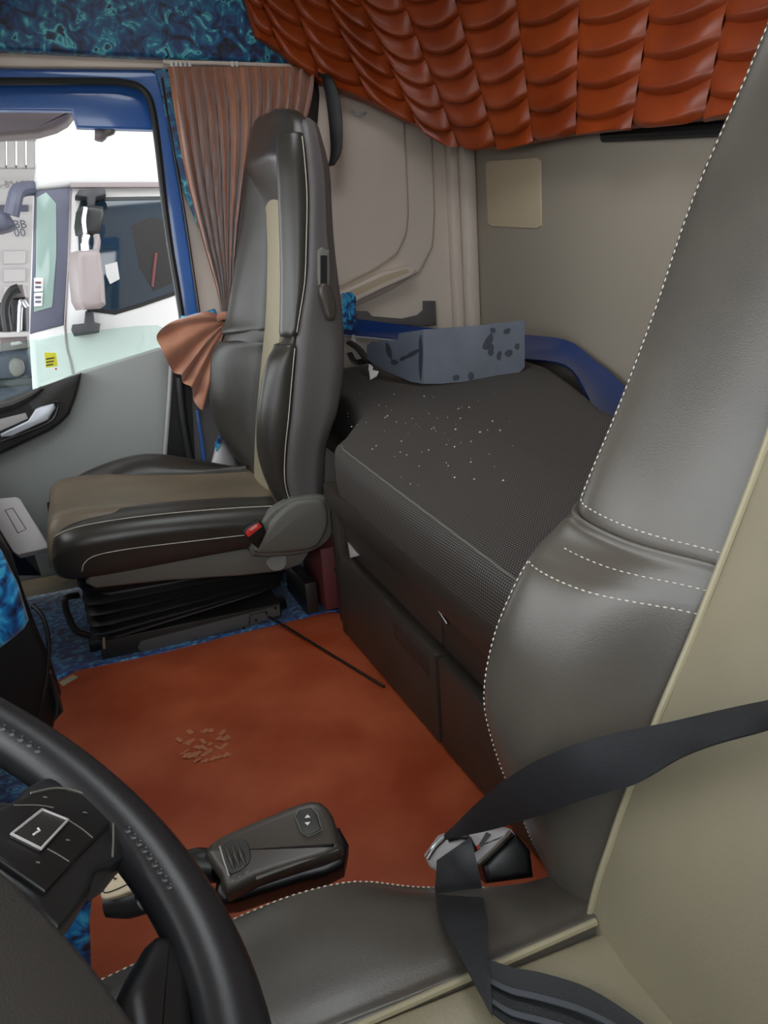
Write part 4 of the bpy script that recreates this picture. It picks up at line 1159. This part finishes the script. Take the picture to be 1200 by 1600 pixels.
tube('slot_outline', [tp(x, y, 0.0003) for x, y in ((8, 797), (20, 794), (41, 827), (28, 833))], 0.0011, 'ink', tr, n=6, sub=1, closed=True)
slab('support', [tp(x, y, -0.02) for x, y in ((-60, 800), (10, 800), (30, 862), (-30, 862))], tn, 0.12, 'plastic_black', tr, r=0.004)

# ------------------------------------------------------------------ curtain
ct = thing('side_curtain', at(360, 500, 'y', 2.38), 'brown velvet curtain tied back beside the passenger window', 'curtain')
Lf = crs([np.array((x, y, 0)) for x, y in ((262, 104), (274, 180), (287, 255), (303, 325), (322, 395), (338, 450), (346, 490), (350, 500))], 6)
Rt = crs([np.array((x, y, 0)) for x, y in ((491, 104), (488, 150), (470, 220), (440, 300), (410, 370), (388, 430), (370, 480), (364, 500))], 6)
NU_ = 130
rows = []
nrw = len(Lf)
for i in range(nrw):
    v = i / (nrw - 1)
    row = []
    amp = (0.012 + 0.022 * min(1, v * 3)) * (1 - 0.75 * max(0, (v - 0.6) / 0.4))
    for j in range(NU_ + 1):
        u = j / NU_
        p = Lf[i] * (1 - u) + Rt[i] * u
        ph = 2 * math.pi * (12.5 * u + 0.5 * math.sin(3 * u) + 0.25 * math.sin(4 * v + 7 * u))
        wv = math.sin(ph) + 0.35 * math.sin(2.1 * ph + 1 + v)
        yy = 2.375 + amp * wv - 0.02 * math.sin(math.pi * v)
        row.append(at(p[0], p[1], 'y', yy))
    rows.append(row)
def sheet(name, rows, thick, m, parent):
    A = np.array(rows)
    nr, nc = A.shape[:2]
    B = A + np.array((0, thick, 0))
    V = list(A.reshape(-1, 3)) + list(B.reshape(-1, 3))
    F = grid_faces(nr, nc, False)
    n0 = nr * nc
    F += [tuple(n0 + q for q in f_[::-1]) for f_ in grid_faces(nr, nc, False)]
    rim_ = [j for j in range(nc)] + [i * nc + nc - 1 for i in range(1, nr)] + [(nr - 1) * nc + j for j in range(nc - 2, -1, -1)] + [i * nc for i in range(nr - 2, 0, -1)]
    for a, b in zip(rim_, rim_[1:] + rim_[:1]):
        F.append((a, b, b + n0, a + n0))
    return mesh(name, V, F, m, parent, sharp=80)
sheet('drape', rows, 0.004, 'curtain_velvet', ct)
# fan below the knot
rows = []
hem = crs([np.array((x, y, 0)) for x, y in ((300, 494), (268, 503), (245, 524), (254, 548), (270, 580), (283, 586), (286, 598), (300, 606), (304, 628), (319, 641), (322, 610), (340, 545))], 8)
kx = np.array((353, 505, 0))
for i in range(16):
    v = i / 15
    row = []
    for j in range(len(hem)):
        u = j / (len(hem) - 1)
        kk = kx + np.array((0, 10 * (u - 0.5), 0))
        p = kk * (1 - v) + hem[j] * v + np.array((0, -10 * math.sin(math.pi * v) * (1 - u), 0))
        yy = 2.36 + 0.02 * v * math.sin(2 * math.pi * 6 * u) - 0.03 * math.sin(math.pi * min(1, v * 1.2))
        row.append(at(p[0], p[1], 'y', yy))
    rows.append(row)
sheet('gathered_tail', rows, 0.004, 'curtain_velvet', ct)
tube('tie_knot', [at(336, 500, 'y', 2.36), at(350, 493, 'y', 2.335), at(363, 499, 'y', 2.34), at(360, 508, 'y', 2.36), at(345, 508, 'y', 2.36)], [0.010, 0.013, 0.012, 0.010], 'curtain_velvet', ct, n=10)
tb = slab('tie_back', ats([(283, 494), (320, 487), (336, 482), (340, 492), (320, 497), (284, 502)], 'y', 2.40), (0, -1, 0), 0.01, 'velvet_console', ct, r=0.002)
ra = thing('curtain_rail', at(370, 100, 'y', 2.40), 'pale curtain rail with small white gliders above the brown curtain', 'rail')
tube('rail_bar', [at(255, 97, 'y', 2.405), at(370, 100, 'y', 2.405), at(480, 104, 'y', 2.405)], 0.006, 'beige_plastic', ra, n=8)
for k in range(7):
    p = at(268 + 7 * k + (60 if k > 4 else 0), 101, 'y', 2.397)
    box('glider', p - np.array((0.004, 0.004, 0.010)), p + np.array((0.004, 0.004, 0.008)), 'white_plastic', ra, r=0.001)

# passenger belt hanging on the pillar behind the seat
pb = thing('passenger_belt', at(515, 200, 'y', 2.34), 'black seat belt hanging from the pillar behind the passenger headrest', 'seat belt')
ribbon('strap', [at(x, y, 'y', 2.36) for x, y in ((496, 112), (502, 120), (508, 142), (514, 190), (517, 235), (513, 262))], [at(x, y, 'y', 2.33) for x, y in ((512, 116), (522, 128), (530, 152), (535, 195), (533, 235), (522, 258))], 0.004, 'belt', pb, sub=4, across=4, sag=0.006)
slab('height_adjuster', ats([(476, 96), (495, 96), (500, 150), (496, 205), (482, 205)], 'y', 2.42), (0, -1, 0), 0.03, 'plastic_dark', pb, r=0.006)
tube('anchor_bolt', [at(487, 104, 'y', 2.40), at(487, 104, 'y', 2.38)], 0.012, 'plastic_black', pb, n=12, sub=1)

# ================================================================== outside
gr = struct(box('ground', (-25, -25, -1.45), (25, 25, -1.40), 'concrete', None, r=0))
tag(gr, 'pale concrete yard outside the cab', 'ground')
YT = 4.30
def tpx(pts, y=YT):
    return ats(pts, 'y', y)
cp = thing('shading_canopy', (0.0, 7.0, -1.4), 'unseen flat white roof added to dim the yard beside the parked truck', 'canopy')  # added out of view to keep sky light off the parked truck
box('added_roof_sheet', (-14, 3.1, 2.9), (14, 10.9, 3.0), 'building_white', cp, r=0)
for x in (-13.5, 13.5):
    box('added_post', (x - 0.1, 10.6, -1.4), (x + 0.1, 10.8, 2.9), 'mirror_grey', cp, r=0.01)
wt = thing('white_truck', (0.0, 5.0, -1.4), 'white truck cab parked alongside, seen through the passenger window', 'truck')
body = slab('cab_side', tpx([(60, 60), (420, 60), (420, 1100), (60, 1100), (56, 700), (45, 520), (52, 300), (58, 215)]), (0, -1, 0), 2.2, 'white_truck', wt, r=0.03)
slab('roof_fairing', tpx([(52, 50), (420, 50), (420, 290), (112, 291), (54, 297), (56, 230)], YT - 0.035), (0, -1, 0), 0.08, 'white_truck', wt, r=0.03)
slab('roof_gutter', tpx([(110, 285), (420, 284), (420, 292), (110, 293)], YT - 0.05), (0, -1, 0), 0.03, 'mirror_grey', wt, r=0.004)
slab('corner_pillar', tpx([(54, 294), (111, 287), (108, 350), (103, 450), (100, 508), (46, 522), (50, 420)], YT - 0.01), (0, -1, 0), 0.03, 'pillar_dark', wt, r=0.01)
ws = slab('windscreen_edge', tpx([(57, 308), (72, 300), (88, 318), (88, 400), (82, 480), (53, 488), (56, 420)], YT - 0.016), (0, -1, 0), 0.02, 'green_glass', wt, r=0.004)
slab('paper_notice', tpx([(53, 434), (68, 434), (67, 455), (53, 456)], YT - 0.022), (0, -1, 0), 0.004, 'white_truck', ws)
slab('paper_notice', tpx([(53, 458), (67, 457), (66, 478), (53, 479)], YT - 0.022), (0, -1, 0), 0.004, 'white_truck', ws)
for k, (y0, c_) in enumerate(((440, 'maroon'), (447, 'pillar_dark'), (463, 'pillar_dark'), (470, 'pillar_dark'))):
    slab('print_line', tpx([(55, y0), (64, y0), (64, y0 + 3), (55, y0 + 3)], YT - 0.0265), (0, -1, 0), 0.002, c_, ws)
sw_ = slab('side_window', tpx([(124, 330), (130, 316), (160, 313), (330, 310), (345, 420), (272, 456), (220, 474), (180, 486), (140, 480), (130, 455)], YT - 0.012), (0, -1, 0), 0.05, 'dark_glass', wt, r=0.006)
slab('window_gasket', tpx([(120, 330), (127, 311), (160, 308), (340, 305), (352, 425), (272, 462), (220, 480), (180, 492), (136, 486), (126, 455)], YT - 0.008), (0, -1, 0), 0.03, 'plastic_black', wt, r=0.004)
slab('seat_back', tpx([(205, 352), (235, 340), (262, 345), (275, 440), (240, 455), (218, 420)], YT - 0.014), (0, -1, 0), 0.003, 'plastic_black', sw_)
tube('red_belt', tpx([(244, 395), (241, 420), (238, 448)], YT - 0.018), 0.008, 'maroon', sw_, n=6)
slab('reflection_panel', tpx([(164, 414), (183, 409), (187, 436), (172, 444), (166, 430)], YT - 0.015), (0, -1, 0), 0.003, 'white_truck', sw_)  # pale panel drawn in for a bright reflection on the glass
tube('door_seam', tpx([(101, 510), (105, 545), (115, 588), (140, 760)], YT - 0.002), 0.006, 'mirror_grey', wt, n=6)
tube('door_seam', tpx([(110, 292), (107, 400), (101, 510)], YT - 0.002), 0.006, 'mirror_grey', wt, n=6)
mi = slab('door_mirror', tpx([(121, 400), (124, 391), (155, 388), (161, 396), (166, 440), (168, 476), (160, 482), (134, 484), (127, 470)], YT - 0.30), (0.3, -1, 0), 0.16, 'mirror_grey', wt, r=0.03)
um = slab('wide_mirror', tpx([(133, 326), (140, 320), (163, 322), (165, 335), (158, 362), (150, 368), (132, 364), (130, 350)], YT - 0.28), (0.3, -1, 0), 0.14, 'plastic_black', wt, r=0.02)
tube('mirror_chrome', tpx([(134, 324), (131, 345), (133, 364)], YT - 0.30), 0.012, 'chrome', wt, n=8)
slab('mirror_bracket', tpx([(117, 306), (124, 296), (164, 295), (166, 304), (150, 308), (148, 322), (138, 322), (136, 308)], YT - 0.16), (0, -1, 0), 0.16, 'engine_dark', wt, r=0.01)
slab('mirror_bracket', tpx([(111, 516), (113, 508), (132, 506), (134, 486), (146, 486), (148, 504), (157, 506), (155, 520), (116, 526)], YT - 0.16), (0, -1, 0), 0.16, 'engine_dark', wt, r=0.01)
tube('mirror_stem', tpx([(136, 366), (133, 378), (134, 392)], YT - 0.26), 0.02, 'chrome', wt, n=8)
tube('mirror_stem', tpx([(150, 366), (152, 378), (150, 392)], YT - 0.26), 0.016, 'mirror_grey', wt, n=8)
tube('front_mirror_arm', [at(52, 294, 'y', YT + 0.02), at(34, 296, 'y', YT - 0.05), at(26, 302, 'y', YT - 0.08), at(22, 316, 'y', YT - 0.1), at(18, 336, 'y', YT - 0.1)], 0.035, 'pillar_dark', wt, n=10)
slab('front_mirror', tpx([(-40, 330), (0, 328), (14, 334), (25, 352), (14, 358), (0, 362), (-40, 364)], YT - 0.05), (0, -1, 0), 0.15, 'pillar_dark', wt, r=0.03)
# mirror of this truck, hung outside above the passenger window
km = thing('kerb_mirror', at(40, 190, 'y', 2.70), 'brownish rounded mirror housing hung outside over the passenger window', 'mirror')
slab('housing', ats([(-90, 168), (110, 168), (117, 176), (106, 190), (88, 200), (60, 208), (0, 213), (-90, 214)], 'y', 2.66), (0, -1, 0), 0.08, 'mirror_grey', km, r=0.015)
lm = thing('small_lamp', at(160, 210, 'y', 2.62), 'small grey lamp under the blue window header', 'lamp')
tube('lamp_body', [at(148, 211, 'y', 2.51), at(156, 212, 'y', 2.51), at(162, 208, 'y', 2.51)], [0.014, 0.018, 0.014], 'mirror_grey', lm, n=12, sub=2)
tube('lamp_arm', [at(162, 208, 'y', 2.51), at(173, 203, 'y', 2.50), at(175, 196, 'y', 2.495)], [0.012, 0.014, 0.012], 'shell_grey', lm, n=10, sub=2)
# far building and a stripped truck in front of it
YB = 11.0
bd = thing('far_building', (-2.0, YB, -1.4), 'white hall wall with slatted upper cladding behind the parked truck', 'building')
slab('wall', ats([(-700, 262), (300, 256), (300, 1100), (-700, 1100)], 'y', YB), (0, -1, 0), 0.3, 'building_white', bd)
for k in range(13):
    x = -130 + 15.5 * k
    slab('cladding_slat', ats([(x, 120), (x + 13.5, 120), (x + 14.5, 262), (x + 1, 262)], 'y', YB - 0.1), (0, -1, 0), 0.1, 'building_white', bd, r=0.02)
slab('sign_band', ats([(-300, 282), (60, 281), (60, 293), (-300, 296)], 'y', YB - 0.05), (0, -1, 0), 0.05, 'white_truck', bd)
uu = at(60, 287, 'y', YB) - at(0, 288, 'y', YB)
text('plate_text', 'A-894CP', 0.11, at(20, 288, 'y', YB - 0.06), uu, (0, 0, 1), 'mirror_grey', bd)
slab('dark_band', ats([(-300, 321), (44, 320), (44, 330), (-300, 332)], 'y', YB - 0.06), (0, -1, 0), 0.05, 'pillar_dark', bd)
text('bay_text', 'BB', 0.14, at(31, 351, 'y', YB - 0.06), uu, (0, 0, 1), 'pillar_dark', bd)
text('bay_text', '00', 0.14, at(31, 364, 'y', YB - 0.06), uu, (0, 0, 1), 'pillar_dark', bd)
for y in (392, 420, 448):
    slab('shutter_panel', ats([(5, y), (40, y - 1), (40, y + 20), (5, y + 21)], 'y', YB - 0.05), (0, -1, 0), 0.05, 'building_white', bd, r=0.015)
en = thing('stripped_truck', (-2.5, 7.0, -1.4), 'dark truck chassis with exposed engine parts, beyond the white cab', 'truck')
YE = 7.0
slab('cooler_block', ats([(16, 466), (40, 464), (42, 520), (18, 524)], 'y', YE), (0, -1, 0), 0.5, 'engine_dark', en, r=0.03)
slab('air_filter', ats([(20, 446), (36, 444), (40, 464), (18, 466)], 'y', YE - 0.1), (0, -1, 0), 0.4, 'mirror_grey', en, r=0.03)
slab('battery_box', ats([(-40, 480), (14, 470), (16, 520), (-40, 528)], 'y', YE + 0.1), (0, -1, 0), 0.5, 'plastic_black', en, r=0.03)
tube('hose', ats([(12, 520), (8, 480), (18, 456), (30, 450)], 'y', YE - 0.15), 0.035, 'rubber', en, n=8)
tube('hose', ats([(30, 522), (31, 490), (34, 470), (42, 480)], 'y', YE - 0.15), 0.02, 'chrome', en, n=8)
slab('frame_rail', ats([(-200, 524), (46, 518), (46, 526), (-200, 536)], 'y', YE - 0.2), (0, -1, 0), 0.2, 'building_white', en, r=0.01)
slab('gear_case', ats([(0, 550), (44, 545), (56, 610), (10, 640), (-60, 650), (-60, 560)], 'y', YE), (0, -1, 0), 0.6, 'pillar_dark', en, r=0.05)
slab('brake_drum', ats([(14, 566), (24, 558), (36, 566), (38, 582), (26, 590), (15, 582)], 'y', YE - 0.06), (0, -1, 0), 0.1, 'mirror_grey', en, r=0.02, sm=2)
slab('brown_panel', ats([(0, 526), (42, 522), (44, 544), (0, 550)], 'y', YE + 0.05), (0, -1, 0), 0.2, 'mirror_grey', en, r=0.01)
slab('axle_beam', ats([(-60, 596), (50, 590), (54, 602), (-60, 610)], 'y', YE - 0.08), (0, -1, 0), 0.2, 'engine_dark', en, r=0.02)
